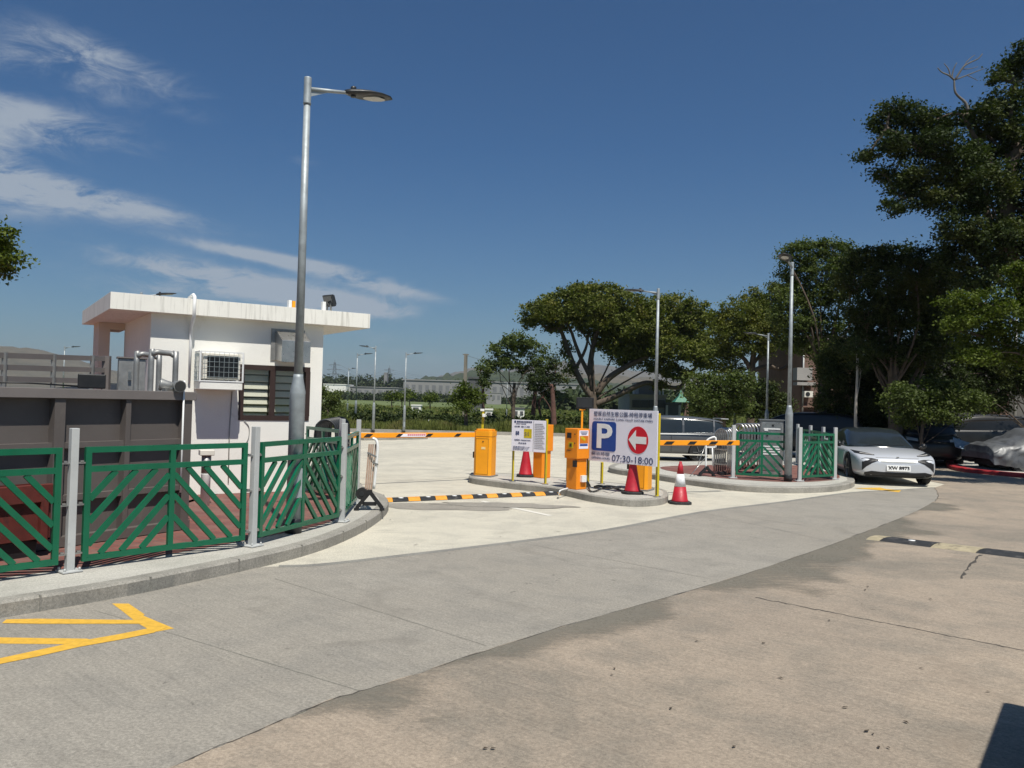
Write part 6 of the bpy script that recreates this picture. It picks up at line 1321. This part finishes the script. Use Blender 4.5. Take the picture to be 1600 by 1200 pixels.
# shaded concrete houses behind the great tree
t = slab('shaded_house', 'grey concrete house in deep shade behind the covered car', 1440, 1720, 560, 700, 36, 8, 'shaded_concrete')
for x0, x1, y0, y1, mt in [(1543, 1578, 655, 705, 'black'), (1475, 1543, 666, 705, 'black'), (1595, 1640, 650, 705, 'far_dark')]:
    a_, b_ = W(x0, y0, 35.97), W(x1, y1, 35.97); m = MB(); m.box(((a_.x + b_.x) / 2, 35.97, a_.z / 2), (b_.x - a_.x, .12, a_.z)); m.build('doorway', mt, t)
a_, b_ = W(1545, 612, 35.4), W(1568, 650, 35.4); m = MB(); m.box(((a_.x + b_.x) / 2, 35.5, (a_.z + b_.z) / 2), (b_.x - a_.x, .9, a_.z - b_.z)); m.build('balcony', 'brown_wall', t)
m = MB(); a_ = W(1585, 700, 35.7); m.tube([(a_.x, 35.7, 0), (a_.x, 35.7, 6)], .07, 8); m.build('drain_pipe', 'steel_dull', t)
m = MB(); a_ = W(1475, 664, 34.5); b_ = W(1545, 668, 34.5); m.box(((a_.x + b_.x) / 2, 35.2, a_.z), (b_.x - a_.x, 1.6, .1)); m.build('canopy', 'container_light', t)
slab('shaded_wall', 'dark garden wall behind the parked cars under the trees', 1300, 1440, 672, 700, 34, .4, 'shaded_concrete', cat='wall')
# white letters standing in the planting
wp_ = W(668, 664, 47); t = thing('white_letters', 'white cut out letters standing in the planting beyond the long barrier arm', 'letters', (wp_.x, wp_.y, 0))
def lt(s, px, py, h, nm='letter'):
    q = W(px, py, 47); text(s, .5, nm, 'white', t, q, Vector((1, 0, 0)), UZ, Vector((0, -1, 0)), height=h, thick=.03, bold=.012)
lt('L', 669, 667, .42); lt('o', 674.5, 665.5, .20); lt('n', 679, 665.5, .20); lt('g', 684, 667.5, .26); lt('V', 676, 672.5, .20); lt('~', 690, 665, .07)
m = MB(); q = W(678, 671, 47.06); m.box((q.x, 47.1, .2), (.7, .05, .4)); m.build('support', 'steel_dull', t)
gp = W(661, 668, 46); tree('round_shrub', 'small bright green shrub left of the white letters', [(661, 667, 7, 5), (657, 669, 4, 3)], 46, [(661, 676), (661, 671), (661, 668)], .09, 2.5, 'leaf_bright', .03, 'bark', 50, cat='shrub')
# pylons
def pylon(px, ytop, Yd, label):
    b = W(px, 620, Yd); H = W(px, ytop, Yd).z; t = thing('electricity_pylon', label, 'pylon', (b.x, Yd, 0), group='electricity pylons'); m = MB(); w0, w1 = H * .09, H * .018
    lv = [0, .25, .42, .55, .66, .76, .85, .93]; pr = lambda f_, sx, sy: Vector((b.x + sx * (w0 + (w1 - w0) * min(1, f_ * 1.2)), Yd + sy * (w0 + (w1 - w0) * min(1, f_ * 1.2)), H * f_)); th = H * .006
    for sx in (-1, 1):
        for sy in (-1, 1): m.bar(pr(0, sx, sy), pr(.93, sx, sy), th, th)
    for f0, f1 in zip(lv[:-1], lv[1:]):
        for sy in (-1, 1):
            m.bar(pr(f0, -1, sy), pr(f1, 1, sy), th * .6, th * .6); m.bar(pr(f0, 1, sy), pr(f1, -1, sy), th * .6, th * .6)
    m.bar((b.x, Yd, H * .9), (b.x, Yd, H), th, th); m.build('lattice_tower', 'far_metal', t)
    for f_, l_ in ((.62, .17), (.74, .20), (.86, .16)): m = MB(); m.bar((b.x - H * l_, Yd, H * f_), (b.x, Yd, H * (f_ + .025)), th, th); m.bar((b.x + H * l_, Yd, H * f_), (b.x, Yd, H * (f_ + .025)), th, th); m.bar((b.x - H * l_, Yd, H * f_), (b.x + H * l_, Yd, H * f_), th, th); m.build('cross_arm', 'far_metal', t)
    return [(b.x + s * H * l_, Yd, H * f_) for f_, l_ in ((.62, .17), (.74, .20), (.86, .16)) for s in (-1, 1)], t
mat('far_metal', (.16, .17, .18), .6, .2)
A_, tA = pylon(521.5, 562, 700, 'nearer left electricity pylon beyond the field'); B_, tB = pylon(607, 571, 900, 'farther right electricity pylon beyond the field')
def wires(P, Q, parent, sag):
    m = MB()
    for a, b in zip(P, Q):
        a, b = Vector(a), Vector(b); m.tube([a.lerp(b, i / 10) - UZ * sag * 4 * (i / 10) * (1 - i / 10) for i in range(11)], .07, 4, cap=False)
    m.build('wires', 'far_metal', parent)
wires(A_, B_, tA, 8)
q = W(790, 585, 1300); wires(B_, [(q.x + dx, q.y, q.z + dz) for _, (dx, dz) in zip(B_, ((-7, 0), (7, 0), (-8, 4), (8, 4), (-6, 8), (6, 8)))], tB, 12)
# haze
hm = bpy.data.materials.new('haze'); hm.use_nodes = True; hn = NT(hm.node_tree); hm.node_tree.nodes.clear(); pv = hn.n('ShaderNodeVolumePrincipled'); pv.inputs['Color'].default_value = (.80, .88, 1, 1); pv.inputs['Density'].default_value = .00011; pv.inputs['Anisotropy'].default_value = .2
ho = hn.n('ShaderNodeOutputMaterial'); hn.l(pv.outputs[0], ho.inputs['Volume']); M['haze'] = hm
m = MB(); m.box((0, 3300, 120), (11000, 7600, 250)); h_ = m.build('haze', 'haze'); h_['kind'] = 'stuff'; h_['label'] = 'thin blue haze over the far fields and hills'
